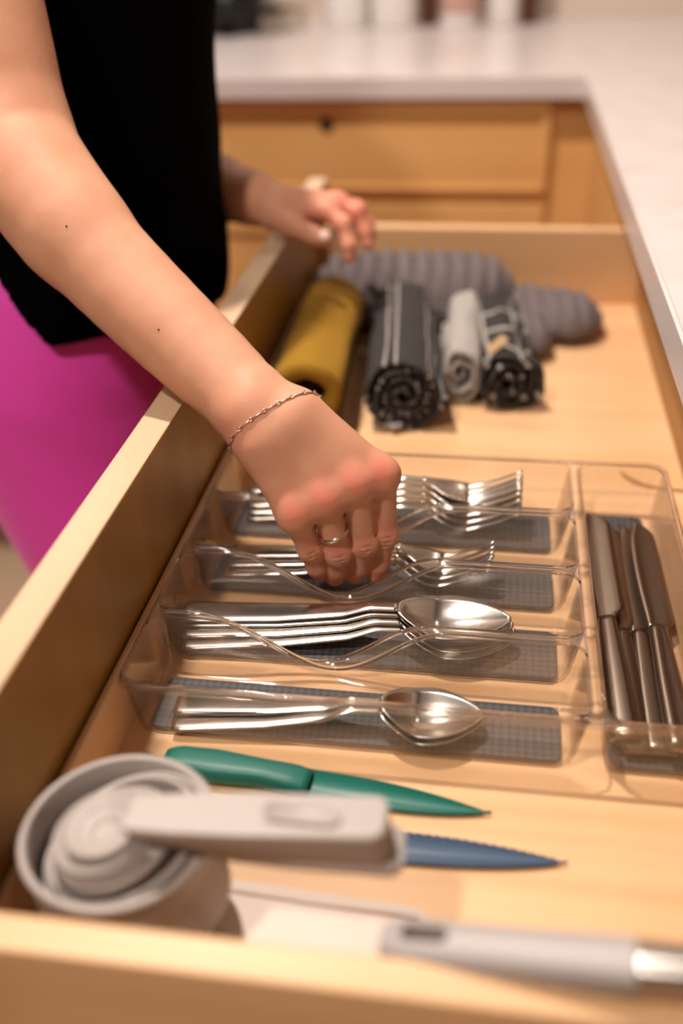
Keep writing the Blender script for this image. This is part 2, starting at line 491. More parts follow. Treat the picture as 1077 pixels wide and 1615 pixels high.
def build_tray():
    bm = bmesh.new()

    def V(x, y, z): return bm.verts.new((x, y, z))

    def quad(a, b_, c, d):
        pts = []
        for p in (a, b_, c, d):
            if not pts or (Vector(p) - Vector(pts[-1])).length > 1e-6: pts.append(p)
        if (Vector(pts[0]) - Vector(pts[-1])).length < 1e-6: pts.pop()
        if len(pts) > 2: bm.faces.new([V(*p) for p in pts])

    def cell(T, F, zt_):
        n = len(T)
        prof = [(0, 0), (.05, .10), (.2, .35), (.38, .62), (.52, .82), (.68, .94), (.85, .99), (1, 1)]
        prev = None
        for ti, tz in prof:
            ring = []
            for k in range(n):
                x = T[k][0] * (1 - ti) + F[k][0] * ti; y = T[k][1] * (1 - ti) + F[k][1] * ti
                ring.append((x, y, zt_[k] * (1 - tz) + FZ * tz))
            if prev:
                for k in range(n):
                    quad(prev[k], prev[(k + 1) % n], ring[(k + 1) % n], ring[k])
            prev = ring
        bm.faces.new([V(*p) for p in prev])

    NX, NC = 44, 6
    sideF = [0, .25, .5, .75, 1]
    tops = []
    for i in range(4):
        y0 = YL[i] + (GAP if i else 0); y1 = YL[i + 1] - (GAP if i < 3 else 0)
        T = rr_loop(TX0, TX1, y0, y1, RC, NX, sideF, sideF)
        F = rr_loop(TX0 + .0095, TX1 - .0105, y0 + .0045, y1 - .0125, .005, NX, sideF, sideF)
        mid = (y0 + y1) / 2
        Z = [ridge(p[0], i if p[1] < mid else i + 1, 1 if p[1] < mid else -1) for p in T]
        cell(T, F, Z); tops.append((T, Z, y0, y1))
    nN = NX + 1
    iE = nN + NC - 1; iF = iE + 5 + NC - 1; iW = iF + nN + NC - 1; n = iW + 5 + NC - 1
    # knife side samples along the left
    ks = []
    for i, (T, Z, y0, y1) in enumerate(tops):
        ks += [y0 + RC + (y1 - y0 - 2 * RC) * f for f in sideF]
        if i < 3:
            ya, yb = y1 - RC, tops[i + 1][2] + RC
            ks += [ya + (yb - ya) * q for q in (1 / 3, .5, 2 / 3)]
    Y0, Y1 = YL[0], YL[4]
    kf = [(y - Y0 - RC) / (Y1 - Y0 - 2 * RC) for y in ks]
    KT = rr_loop(KX0, KX1, Y0, Y1, RC, 10, [0, .5, 1], kf)
    KF = rr_loop(KX0 + .005, KX1 - .010, Y0 + .0045, Y1 - .0125, .005, 10, [0, .5, 1], kf)
    cell(KT, KF, [RIM] * len(KT))
    # dividers between the rows
    for i in range(3):
        A, ZA = tops[i][0], tops[i][1]; B, ZB = tops[i + 1][0], tops[i + 1][1]
        ia = list(range(iE + 4, iF)) + list(range(iF, iF + nN)) + list(range(iF + nN, iW + 1))      # right to left
        ib = [iE - j for j in range(0, NC)] + [nN - 2 - j for j in range(0, NX)] + [0 - j for j in range(1, NC)] + [iW + 4]
        ib = [iE] + [iE - 1 - j for j in range(NC - 1)] + [nN - 1 - j for j in range(nN)] + [n - 1 - j for j in range(NC - 1)] + [iW + 4]
        ch = []
        for a, c in zip(ia, ib):
            pa = (A[a][0], A[a][1], ZA[a]); pb = (B[c][0], B[c][1], ZB[c])
            arch = .0016 if A[a][2] == 'F' else 0
            row = [pa]
            for q, hh in ((1 / 3, .85), (.5, 1), (2 / 3, .85)):
                row.append((pa[0] * (1 - q) + pb[0] * q, pa[1] * (1 - q) + pb[1] * q, pa[2] * (1 - q) + pb[2] * q + arch * hh))
            row.append(pb); ch.append(row)
        for r0, r1 in zip(ch, ch[1:]):
            for q in range(4): quad(r0[q], r0[q + 1], r1[q + 1], r1[q])
    # strip between rows and knife slot, flange outside
    for ya, yb in zip(ks, ks[1:]):
        quad((TX1, ya, RIM), (KX0, ya, RIM), (KX0, yb, RIM), (TX1, yb, RIM))
    T0, T3 = tops[0][0], tops[3][0]
    kn = len(KT); kW = 11 + 5 + 3 + 5 + 11 + 5
    for sgn in (0, 1):
        for k in range(NC):
            a0, a1 = (math.pi / 2 * k / NC, math.pi / 2 * (k + 1) / NC)
            def pr(a):
                yy = (Y0 + RC - RC * math.sin(a)) if sgn == 0 else (Y1 - RC + RC * math.sin(a))
                return ((TX1 - RC + RC * math.cos(a), yy, RIM), (KX0 + RC - RC * math.cos(a), yy, RIM))
            p, q = pr(a0), pr(a1); quad(p[0], p[1], q[1], q[0])
    f = .0026
    ring = []
    xs = [TX0 + RC + (TX1 - TX0 - 2 * RC) * k / NX for k in range(nN)] + [KX0 + RC + (KX1 - KX0 - 2 * RC) * k / 10 for k in range(11)]
    for x in xs: ring.append((x, Y0, 0, -1))
    for k in range(1, NC): a = -math.pi / 2 + math.pi / 2 * k / NC; ring.append((KX1 - RC + RC * math.cos(a), Y0 + RC + RC * math.sin(a), math.cos(a), math.sin(a)))
    for q in (0, .5, 1): ring.append((KX1, Y0 + RC + (Y1 - Y0 - 2 * RC) * q, 1, 0))
    for k in range(1, NC): a = math.pi / 2 * k / NC; ring.append((KX1 - RC + RC * math.cos(a), Y1 - RC + RC * math.sin(a), math.cos(a), math.sin(a)))
    for x in reversed(xs): ring.append((x, Y1, 0, 1))
    for k in range(1, NC): a = math.pi / 2 + math.pi / 2 * k / NC; ring.append((TX0 + RC + RC * math.cos(a), Y1 - RC + RC * math.sin(a), math.cos(a), math.sin(a)))
    for y in reversed(ks): ring.append((TX0, y, -1, 0))
    for k in range(1, NC): a = math.pi + math.pi / 2 * k / NC; ring.append((TX0 + RC + RC * math.cos(a), Y0 + RC + RC * math.sin(a), math.cos(a), math.sin(a)))
    lv = [(0, 0), (.35, .0008), (.8, .0004), (1, -.0006), (1, -.0026)]
    N = len(ring)
    for (o0, h0), (o1, h1) in zip(lv, lv[1:]):
        for k in range(N):
            a, c = ring[k], ring[(k + 1) % N]
            g = lambda p, o_, h_: (p[0] + p[2] * f * o_, p[1] + p[3] * f * o_, RIM + h_)
            quad(g(a, o0, h0), g(a, o1, h1), g(c, o1, h1), g(c, o0, h0))
    bmesh.ops.remove_doubles(bm, verts=bm.verts, dist=2e-5)
    bmesh.ops.recalc_face_normals(bm, faces=bm.faces)
    return bm


TR = thing('cutlery_tray', 'clear plastic cutlery tray with wavy dividers and a long knife slot', 'cutlery tray', (-.03, .52, 0))
ty = link('tray_shell', build_tray(), acrylic, TR)
glass = mat('solid_acrylic_bead', (1, .97, .94), .03)
bsdf(glass).inputs['Transmission Weight'].default_value = 1; bsdf(glass).inputs['IOR'].default_value = 1.49
for i in (1, 2, 3):
    for sd_ in (-1, 1):
        yy = YL[i] + sd_ * (GAP - .0002); pts = []; rd_ = []
        arc = [(math.sin(q) * RC, (1 - math.cos(q)) * RC) for q in (1.57, 1.2, .8, .4)]
        pts += [(TX0 + RC - ax_, yy + sd_ * ay_, RIM + .0004) for ax_, ay_ in arc]
        for k in range(56):
            x = TX0 + RC + (TX1 - TX0 - 2 * RC) * k / 55
            pts.append((x, yy, ridge(x, i, sd_) + .0004))
        pts += [(TX1 - RC + ax_, yy + sd_ * ay_, RIM + .0004) for ax_, ay_ in reversed(arc)]
        rd_ = [.0005, .0007, .0009, .0011] + [.0014] * 56 + [.0011, .0009, .0007, .0005]
        link('divider_bead', tube(bmesh.new(), pts, rd_, 10), glass, TR)
pts = [(TX0 - .001, YL[4] - .012), (TX0 - .001, YL[0] + .012), (TX0 + .0025, YL[0] + .0025), (TX0 + .012, YL[0] - .001), (KX1 - .012, YL[0] - .001), (KX1 - .0025, YL[0] + .0025),
       (KX1 + .001, YL[0] + .012), (KX1 + .001, YL[4] - .012), (KX1 - .0025, YL[4] - .0025), (KX1 - .012, YL[4] + .001), (TX0 + .012, YL[4] + .001), (TX0 + .0025, YL[4] - .0025), (TX0 - .001, YL[4] - .012)]
link('rim_bead', tube(bmesh.new(), [(x, y, RIM + .0006) for x, y in pts], .0018, 10, False), glass, TR)
for sgn, xx in ((-1, TX1), (1, KX0)):
    link('slot_bead', tube(bmesh.new(), [(xx + sgn * .008, YL[0] + .0012, RIM + .0004), (xx + sgn * .002, YL[0] + .004, RIM + .0004), (xx, YL[0] + .010, RIM + .0004), (xx, YL[4] - .010, RIM + .0004), (xx + sgn * .002, YL[4] - .004, RIM + .0004), (xx + sgn * .008, YL[4] - .0012, RIM + .0004)], .0007, 8), glass, TR)
sm = ty.modifiers.new('thickness', 'SOLIDIFY'); sm.thickness = .0015; sm.offset = 0
ty.location.z += .0004


def rrect_slab(x0, x1, y0, y1, r, z0, z1):
    bm = bmesh.new()
    P = rr_loop(x0, x1, y0, y1, r, 1, [0, 1], [0, 1])
    a = [bm.verts.new((p[0], p[1], z0)) for p in P]; c = [bm.verts.new((p[0], p[1], z1)) for p in P]
    bm.faces.new(a[::-1]); bm.faces.new(c)
    for k in range(len(P)): bm.faces.new((a[k], a[(k + 1) % len(P)], c[(k + 1) % len(P)], c[k]))
    bmesh.ops.remove_doubles(bm, verts=bm.verts, dist=1e-6)
    return bm


LZ = .0034
for i in range(4):
    y0 = YL[i] + (GAP if i else 0) + .0045; y1 = YL[i + 1] - (GAP if i < 3 else 0) - .0125
    link('rubber_liner', rrect_slab(TX0 + .0115, TX1 - .0125, y0 + .0015, y1 - .001, .005, .0031, LZ + .0012), liner, TR, smooth=False)
link('rubber_liner', rrect_slab(KX0 + .0065, KX1 - .0115, YL[0] + .006, YL[4] - .0135, .005, .0031, LZ + .0012), liner, TR, smooth=False)
for i in (1, 2):          # small round moulding marks on the left wall
    tag(link('moulding_mark', lathe(bmesh.new(), [(.0035, 0), (.0035, .0006), (.0026, .0007), (.0024, .0002), (0, .0002)], 0, 0, 20), acrylic, TR, local=True))
    o = [k for k in COL.objects if k.name.startswith('moulding_mark')][-1]
    o.rotation_euler = (0, math.radians(78), 0); o.location = Vector((TX0 + .0035, (YL[i] + YL[i + 1]) / 2 - .004, .027)) - wloc(TR)
LIN = LZ + .0013        # top of the liners


# ------------------------------------------------------------------ cutlery
def smooth_keys(keys, n, sig=1.0):
    K = np.array(keys, float)
    u = np.linspace(K[0, 0], K[-1, 0], n * 4)
    out = [u]
    for c in range(1, K.shape[1]):
        v = np.interp(u, K[:, 0], K[:, c])
        k = max(1, int(n * 4 * .018 * sig)); ker = np.hanning(2 * k + 3); ker /= ker.sum()
        p = np.concatenate([2 * v[0] - v[1:k + 2][::-1], v, 2 * v[-1] - v[-k - 2:-1][::-1]])
        out.append(np.convolve(p, ker, 'valid'))
    A = np.array(out).T
    return A[np.unique(np.concatenate([np.arange(0, n * 4, 4), [n * 4 - 1]]))]


def strip(bm, secs, nv=8):
    """secs rows: x, y0, y1, z, cup, thickness ; closed solid"""
    rings = []
    for x, y0, y1, z, cup, t in secs:
        top = []; bot = []
        for j in range(nv + 1):
            v = -1 + 2 * j / nv
            zz = z - cup * (1 - v * v)
            e = math.sqrt(max(0, 1 - v ** 4)) if nv > 2 else 1
            yy = (y0 + y1) / 2 + v * (y1 - y0) / 2
            top.append((x, yy, zz - t * .5 * (1 - e) * .8)); bot.append((x, yy, zz - t + t * .5 * (1 - e) * .8))
        rings.append([bm.verts.new(p) for p in top + bot[::-1]])
    m_ = len(rings[0])
    for a, c in zip(rings, rings[1:]):
        for k in range(m_): bm.faces.new((a[k], a[(k + 1) % m_], c[(k + 1) % m_], c[k]))
    bm.faces.new(rings[0][::-1]); bm.faces.new(rings[-1])
    bmesh.ops.recalc_face_normals(bm, faces=bm.faces)


def spoon_bms(L, bw, bl, hw):
    """handle and bowl meshes, lying on z=0, handle end at x=0"""
    nk = L - bl
    t = .0019
    keys = [(0, hw * .86, .0024, 0), (L * .015, hw, .0026, 0), (L * .3, hw * .86, .0062, 0), (L * .5, hw * .62, .0105, 0), (nk - .022, hw * .40, .0150, 0), (nk - .004, hw * .36, .0150, .0),
            ]
    A = smooth_keys(keys, 40)
    S = [(a[0], -a[1], a[1], a[2], 0 - .0004, t + .0006) for a in A]
    bmh = bmesh.new(); strip(bmh, S, 8)
    B = []
    n = 30
    for k in range(n + 1):
        q = k / n
        x = nk - .005 + (bl + .005) * q
        wq = bw * (math.sin(math.pi * min(1, q * .965 + .02) ** .93) ** .74)
        wq = max(wq, hw * .36 * (1 - q)) if q < .3 else max(wq, .0008)
        z = .0150 - .006 * min(1, q / .35) ** 1.3 + .0016 * q
        cup = .0080 * math.sin(math.pi * min(1, max(0, (q - .03) / .97)) ** .8) ** .9
        B.append((x, -wq, wq, z, cup, .0015))
    bmb = bmesh.new(); strip(bmb, B, 12)
    return bmh, bmb


def make_spoon(name, label, L, bw, bl, hw, loc=(0, 0, 0)):
    t = thing(name, label, 'spoon', loc)
    h, b_ = spoon_bms(L, bw, bl, hw)
    link('handle', h, steel, t, local=True); link('bowl', b_, steel, t, local=True)
    return t


def make_fork(name, label, L, hw2, hw):
    t = thing(name, label, 'fork')
    head = L * .34
    nk = L - head
    keys = [(0, hw * .86, .0024), (L * .015, hw, .0026), (L * .3, hw * .84, .0065), (L * .48, hw * .6, .0115), (nk - .018, hw * .40, .0160), (nk - .002, hw * .38, .0150)]
    A = smooth_keys(keys, 40)
    bm = bmesh.new(); strip(bm, [(a[0], -a[1], a[1], a[2], -.0004, .0025) for a in A], 8)
    link('handle', bm, steel, t, local=True)
    sl = nk + head * .42

    def zz(x):
        q = (x - nk) / head
        return .0150 - .0095 * math.sin(min(1, q / .5) * math.pi / 2) + .016 * max(0, q - .38) ** 1.5 * 1.9
    bm = bmesh.new()
    S = []
    for k in range(15):
        x = nk - .003 + (sl - nk + .003) * k / 14
        q = k / 14
        wq = hw * .38 + (hw2 - hw * .38) * (.5 - .5 * math.cos(math.pi * min(1, q * 1.25))) ** .8
        S.append((x, -wq, wq, zz(x), .0022 * math.sin(math.pi * .5 * q), .0019))
    strip(bm, S, 8)
    link('fork_head', bm, steel, t, local=True)
    tw = hw2 * 2 / 4
    for j in range(4):
        bm = bmesh.new(); S = []
        for k in range(11):
            q = k / 10
            x = sl - .001 + (L - sl + .001) * q
            c = -hw2 + tw * (j + .5); c *= 1 - .06 * q
            hwid = tw * .5 * (1 - .42 * min(1, q * 4)) * (1 - .35 * q)
            if q > .93: hwid *= .6
            cupz = .0022 * (1 - (c / hw2) ** 2) * (1 - .5 * q)
            S.append((x, c - hwid, c + hwid, zz(x) - cupz, 0, .0018 * (1 - .3 * q)))
        strip(bm, S, 4)
        link('tine', bm, steel, t, local=True)
    return t


def make_knife(name, label, L):
    t = thing(name, label, 'knife')
    hl = L * .455
    bm = bmesh.new()
    keys = [(0, .0080, .0062), (.004, .0086, .0064), (hl * .5, .0078, .0066), (hl - .006, .0062, .0066), (hl, .0056, .006)]
    strip(bm, [(a[0], -a[1], a[1], .0066, -.0008, a[2]) for a in smooth_keys(keys, 16)], 8)
    link('handle', bm, knife_steel, t, local=True)
    bm = bmesh.new(); S = []
    bl = L - hl
    for k in range(27):
        q = k / 26
        x = hl - .001 + bl * q
        y1 = .0058 + .0020 * math.sin(math.pi * min(1, q * 1.1))
        y0 = -(.0056 + (.0062 * min(1, max(0, q - .03) / .05)))
        if q > .7:
            s = (q - .7) / .3; y1 -= .0058 * s ** 2.2
        if q > .86:
            s = (q - .86) / .14; y0 += .0135 * s ** 2.2
        if y1 - y0 < .002: y1 = y0 + .002
        S.append((x, y0, y1, .0044, 0, .0019 * (1 - .35 * q)))
    strip(bm, S, 6)
    link('blade', bm, knife_steel, t, local=True)
    return t


def aim(o, p, q, zoff=0, pitch=0, roll=0):
    """handle end at p, pointing to q"""
    p = Vector(p); q = Vector((q[0], q[1], p.z))
    d = q - p
    o.location = p + Vector((0, 0, zoff))
    o.rotation_euler = (roll, -pitch, math.atan2(d.y, d.x))
    return o


R = math.radians
# teaspoons in the near compartment
s = make_spoon('teaspoon', 'steel teaspoon lying uppermost in the nearest tray compartment', .173, .0200, .052, .0088)
aim(s, (-.1655, .4025, LIN + .0042), (.005, .4075), 0, R(-.8), 0)
s['group'] = 'teaspoons'
s2 = copy_thing(s); s2['label'] = 'steel teaspoon nested underneath the other teaspoon, its handle nearer the viewer'
aim(s2, (-.1650, .3935, LIN + .0002), (.003, .4055), 0, 0, 0)
# tablespoons in the second compartment
sp = make_spoon('tablespoon', 'large steel spoon on top of the stack in the second compartment', .205, .0215, .064, .0108)
lab = ['large steel spoon on top of the stack in the second compartment', 'large steel spoon second from the top of the spoon stack',
       'large steel spoon third from the top of the spoon stack', 'large steel spoon at the bottom of the stack, its handle nearest the viewer']
for k in range(4):
    o = sp if k == 0 else copy_thing(sp)
    o['label'] = lab[k]; o['group'] = 'stacked tablespoons'
    yh = (.4800, .4790, .4715, .4640)[k]
    aim(o, (-.1835 + .0015 * k, yh, LIN + .0003 + .0030 * (3 - k)), (.0195, (.4815, .4805, .479, .478)[k], 0), 0, R(.55 - .15 * k), 0)
# small forks in the third compartment
fk = make_fork('salad_fork', 'x', .180, .0120, .0078)
lab = ['small steel fork under the fingertips, topmost of three in the third compartment', 'small steel fork, middle one of the three small forks',
       'small steel fork, lowest of the three small forks']
for k in range(3):
    o = fk if k == 0 else copy_thing(fk)
    o['label'] = lab[k]; o['group'] = 'salad forks'
    aim(o, (-.1690 - .001 * k, .5520 - .006 * k, LIN + .0003 + .0040 * (2 - k)), (.0115, .546 - .002 * k, 0), 0, R(.4), R(0))
# dinner forks in the far compartment
fk = make_fork('dinner_fork', 'x', .2, .0135, .0085)
lab = ['large steel fork on top of the fork stack in the farthest compartment', 'large steel fork second from the top in the farthest compartment',
       'large steel fork in the middle of the five stacked forks', 'large steel fork fourth down in the farthest compartment stack',
       'large steel fork at the bottom of the farthest compartment stack']
for k in range(5):
    o = fk if k == 0 else copy_thing(fk)
    o['label'] = lab[k]; o['group'] = 'dinner forks'
    aim(o, (-.1715, .6230 - .003 * k, LIN + .0003 + .0042 * (4 - k)), (.028, .6235 - .0028 * k, 0), 0, R(.6), 0)
# knives
kn = make_knife('table_knife', 'x', .226)
spec = [('dull steel table knife flat against the divider, first from the left', (.0830, .4000, LIN + .0060), (.0790, .624), R(-14)),
        ('dull steel table knife second from the left in the knife slot', (.0900, .3955, LIN + .0003), (.0885, .620), 0),
        ('dull steel table knife third from the left, partly covered by the rightmost knife', (.1010, .3960, LIN + .0003), (.1010, .620), 0),
        ('dull steel table knife lying on top at the right of the knife slot', (.1105, .3930, LIN + .0070), (.1075, .6205), R(14))]
for k, (lb, p, q, rl) in enumerate(spec):
    o = kn if k == 0 else copy_thing(kn)
    o['label'] = lb; o['group'] = 'table knives'
    aim(o, p, q, 0, 0, rl)

# ------------------------------------------------------------------ nested measuring cups (taupe plastic)
CDX, CDY = -.0045, .003
CUPS = [  # rim radius, centre x, centre y, rim z, depth, handle z
    ('large measuring cup', .0405, -.1390, .2640, .0690, .066, .0675),
    ('second measuring cup', .0362, -.1380, .2630, .0700, .045, .0712),
    ('third measuring cup', .0322, -.1385, .2615, .0730, .036, .0749),
    ('small measuring cup', .0250, -.1400, .2570, .0765, .028, .0786),
    ('measuring spoon', .0225, -.1415, .2550, .0800, .014, .0823),
    ('measuring spoon', .0200, -.1420, .2530, .0835, .011, .0860),
    ('measuring spoon', .0150, -.1400, .2515, .0872, .007, .0897)]
clabel = ['largest taupe measuring cup holding the smaller ones at the near left corner of the drawer',
          'taupe measuring cup directly inside the largest one', 'third largest taupe measuring cup, its rim inside the second',
          'fourth largest taupe measuring cup in the nested stack', 'largest of the three taupe measuring spoons in the nest',
          'middle one of the three taupe measuring spoons', 'smallest taupe measuring spoon, its slotted handle on top of the stack']
HEX, HEY = -.0275, .2680
for k, (nm, r, cx, cy, rz, dp, hz) in enumerate(CUPS):
    cx += CDX; cy += CDY; hz += .0022
    isc = 'cup' in nm
    t = thing('measuring_cup' if isc else 'measuring_spoon', clabel[k], 'measuring cup' if isc else 'measuring spoon', (cx, cy, rz - dp), 'nested measuring cups and spoons')
    th = .0022 if k == 0 else .0015
    taper = .90 if isc else .55
    prof = [(0, th)] + [((r * taper - th) * q, th) for q in (.5, .9)] + [((r * taper - th), th + .003)]
    prof += [((r * (taper + (1 - taper) * q) - th), th + (dp - th) * q) for q in (.3, .6, .85)] + [(r - th, dp - .001), (r - th * .7, dp), (r + .0002, dp), (r + .0012, dp - .001), (r + .0012, dp - .0026), (r, dp - .003)]
    prof += [(r * (taper + (1 - taper) * q), dp * q) for q in (.8, .5, .2)] + [(r * taper, .003), (r * taper - .002, 0), (0, 0)]
    cb = lathe(bmesh.new(), prof, cx, cy, 64, rz - dp)
    if k:       # the smaller ones tip down to the left, held up by their handles on the stack
        bmesh.ops.rotate(cb, verts=cb.verts, cent=(cx + r, cy, hz), matrix=Matrix.Rotation(-R((0, 13, 13, 12, 11, 10, 9)[k]), 3, 'Y') @ Matrix.Rotation(R(3), 3, 'X'))
    link('bowl', cb, taupe, t)
    # handle: flat bar with a rounded far end
    x0 = cx + r * .86; x1 = HEX + (.0045 if k == 0 else 0) - .0004 * k; hw = .0108 + (.001 if k == 0 else 0)
    y0 = cy; y1 = HEY - .0006 * k
    bm = bmesh.new(); ring = []
    sx, ex = x0, x1 - .006
    def yc(x): return y0 + (y1 - y0) * min(1, max(0, (x - x0) / (x1 - x0)))
    pts = [(sx, -hw * .8)] + [(sx + (ex - sx) * q, -hw * (.8 + .2 * min(1, q * 3))) for q in (.2, .5, 1)]
    rr = .006
    pts += [(ex + rr * math.sin(a), -hw + rr - rr * math.cos(a)) for a in (.4, .8, 1.2, math.pi / 2)]
    pts += [(px, -py) for px, py in reversed(pts)]
    h = .0036 if k else .0046
    lo_ = [bm.verts.new((px, yc(px) + py, hz - h / 2)) for px, py in pts]
    hi_ = [bm.verts.new((px, yc(px) + py, hz + h / 2)) for px, py in pts]
    bm.faces.new(lo_[::-1]); bm.faces.new(hi_)
    for q in range(len(pts)): bm.faces.new((lo_[q], lo_[(q + 1) % len(pts)], hi_[(q + 1) % len(pts)], hi_[q]))
    bmesh.ops.bevel(bm, geom=[e for e in bm.edges if abs(e.verts[0].co.z - e.verts[1].co.z) < 1e-6 and len(e.link_faces) == 2], offset=.0007, segments=2, affect='EDGES')
    hnd = auto(link('handle', bm, taupe, t), 50)
    if k == 6:
        bm = bmesh.new(); P = rr_loop(-.0155, .0155, -.0052, .0052, .0050, 2, [0, 1], [0, 1], 6)
        lev = [(1, .0014), (.90, .0014), (.80, .0001), (0.0, .0001)]
        prev = None; ccx = x1 - .033
        for sc, zz_ in lev:
            if sc == 0:
                bm.faces.new(prev); break
            rg = [bm.verts.new((ccx + q[0] * (1 if sc == 1 else 1 - (1 - sc) * .4), yc(ccx) + q[1] * sc, hz + h / 2 + zz_)) for q in P]
            if prev:
                for q in range(len(P)): bm.faces.new((prev[q], prev[(q + 1) % len(P)], rg[(q + 1) % len(P)], rg[q]))
            prev = rg
        bmesh.ops.remove_doubles(bm, verts=bm.verts, dist=1e-6)
        link('embossed_slot', bm, taupe, hnd)


# ------------------------------------------------------------------ paring knives
def paring(label, mblade, mhandle, tip, a, e, z, serr=False, wid=.0115, mir=1):
    """a: bolster point, e: handle end, all xy"""
    tip, a, e = Vector((*tip, z)), Vector((*a, z)), Vector((*e, z))
    d = (tip - e); L = d.length; ang = math.atan2(d.y, d.x)
    hl = (a - e).length
    t = thing('paring_knife', label, 'knife'); t.location = e; t.rotation_euler = (0, 0, ang)
    bm = bmesh.new()
    keys = [(0, .0060, .0105), (.006, .0088, .0120), (hl * .35, .0098, .0125), (hl * .7, .0078, .0120), (hl - .006, .0085, .0105), (hl + .002, .0080, .0085)]
    strip(bm, [(k_[0], -k_[1], k_[1], k_[2], -.0004, k_[2]) for k_ in smooth_keys(keys, 20)], 10)
    link('handle', bm, mhandle, t, local=True)
    bm = bmesh.new(); S = []
    n = 120 if serr else 30
    bl = L - hl
    for k in range(n + 1):
        q = k / n
        y_e = wid * (1 - q ** 2.4) - .001       # cutting edge side
        y_s = -(wid * .72) * (1 - q ** 4.0)
        if serr and q < .96:
            y_e += .0007 * abs(math.sin(q * 46 * math.pi / 2 * 1.0))
        if y_e - y_s < .0006: y_e = y_s + .0006
        ya, yb = (y_s, y_e) if mir > 0 else (-y_e, -y_s)
        S.append((hl + bl * q, ya, yb, .0032, 0, .0016))
    strip(bm, S, 2)
    link('blade', bm, mblade, t, local=True)
    return t


paring('teal green paring knife with a green blade lying behind the cups', teal, teal, (.0135, .3522), (-.0830, .3585), (-.1600, .3640), .0, mir=1, wid=.0118)
paring('blue serrated paring knife poking out from under the cup handles', blue, blue, (.0500, .3262), (-.0560, .3235), (-.1150, .3215), .0, serr=True, mir=1, wid=.0112)

# pale flat scraper in front of the cups
t = thing('dough_scraper', 'pale frosted plastic scraper lying flat by the near side of the drawer', 'scraper', (-.07, .26, 0))
bm = bmesh.new()
P = [(-.112, .2260), (-.122, .2500), (-.113, .2900), (-.108, .2960), (-.020, .2920), (-.010, .2850), (-.008, .2300), (-.012, .2240)]
a_ = [bm.verts.new((x, y, .0006)) for x, y in P]; c_ = [bm.verts.new((x, y, .0050)) for x, y in P]
bm.faces.new(a_); bm.faces.new(c_[::-1])
for k in range(8): bm.faces.new((a_[k], a_[(k + 1) % 8], c_[(k + 1) % 8], c_[k]))
bmesh.ops.recalc_face_normals(bm, faces=bm.faces)
bmesh.ops.bevel(bm, geom=list(bm.edges), offset=.0016, segments=2, affect='EDGES')
auto(link('blade', bm, pale, t))
bm = bmesh.new(); tube(bm, [(-.108, .2885, .0046), (-.060, .2865, .0048), (-.018, .2850, .0046)], .0014, 10)
link('thick_rim', bm, pale, t)

# grey utensil handle resting across the near side panel
t = thing('whisk', 'grey plastic utensil handle with a hanging slot, resting on the near drawer side', 'utensil', (.03, .214, .083))
A_, B_ = Vector((-.0265, .2215, .0770)), Vector((.0600, .2120, .0935))
dx = (B_ - A_).normalized(); side = Vector((-dx.y, dx.x, 0)).normalized(); nz = dx.cross(side)
def ubar(x0, x1, r0, r1, n=18, round_start=False, slot=None):
    bm = bmesh.new(); rings = []
    S = 26
    for k in range(S + 1):
        q = k / S; x = x0 + (x1 - x0) * q; r = r0 + (r1 - r0) * q
        if round_start and q < .12: r *= math.sqrt(max(.55, 1 - (1 - q / .12) ** 2 * .45))
        c = A_ + dx * x
        rings.append([bm.verts.new(c + side * (r * math.copysign(abs(math.cos(a)) ** .8, math.cos(a))) + nz * (r * .82 * math.copysign(abs(math.sin(a)) ** .8, math.sin(a)))) for a in [2 * math.pi * j / n for j in range(n)]])
    for a, c in zip(rings, rings[1:]):
        for j in range(n): bm.faces.new((a[j], a[(j + 1) % n], c[(j + 1) % n], c[j]))
    bm.faces.new(rings[0][::-1]); bm.faces.new(rings[-1])
    bmesh.ops.recalc_face_normals(bm, faces=bm.faces)
    return bm
LB = (B_ - A_).length
hd = link('handle', ubar(0, LB, .0088, .0094, 20, True), taupe2, t)
cut = bmesh.new(); P = rr_loop(.0075, .0250, -.0033, .0033, .0030, 2, [0, 1], [0, 1])
lo_ = [cut.verts.new(A_ + dx * p[0] + side * p[1] - nz * .02) for p in P]; hi_ = [cut.verts.new(A_ + dx * p[0] + side * p[1] + nz * .02) for p in P]
cut.faces.new(lo_[::-1]); cut.faces.new(hi_)
for k in range(len(P)): cut.faces.new((lo_[k], lo_[(k + 1) % len(P)], hi_[(k + 1) % len(P)], hi_[k]))
bmesh.ops.recalc_face_normals(cut, faces=cut.faces)
co = link('slot_cutter', cut, taupe2, t)
bo = hd.modifiers.new('slot', 'BOOLEAN'); bo.object = co; bo.operation = 'DIFFERENCE'; bo.solver = 'EXACT'
bpy.context.view_layer.update()
dg = bpy.context.evaluated_depsgraph_get()
nm_ = bpy.data.meshes.new_from_object(hd.evaluated_get(dg)); hd.modifiers.clear(); hd.data = nm_
bpy.data.objects.remove(co); auto(hd, 40)
link('ferrule', ubar(LB, LB + .026, .0088, .0080, 20), steel, t)
for k in range(5):
    a = math.pi * k / 5
    bm = bmesh.new(); e0 = LB + .022
    pts = []
    for j in range(25):
        q = j / 24 * 2 - 1; xx = e0 + .040 * (1 - q * q) ** .7; rr = .016 * math.sin(q * math.pi / 2) * (1 - abs(q)) ** .25 * 1.2
        if j in (0, 24): rr = .004 * math.copysign(1, q)
        pts.append(A_ + dx * xx + side * (rr * math.cos(a)) + nz * (rr * math.sin(a)))
    tube(bm, pts, .0009, 6)
    link('wire_loop', bm, silver, t)


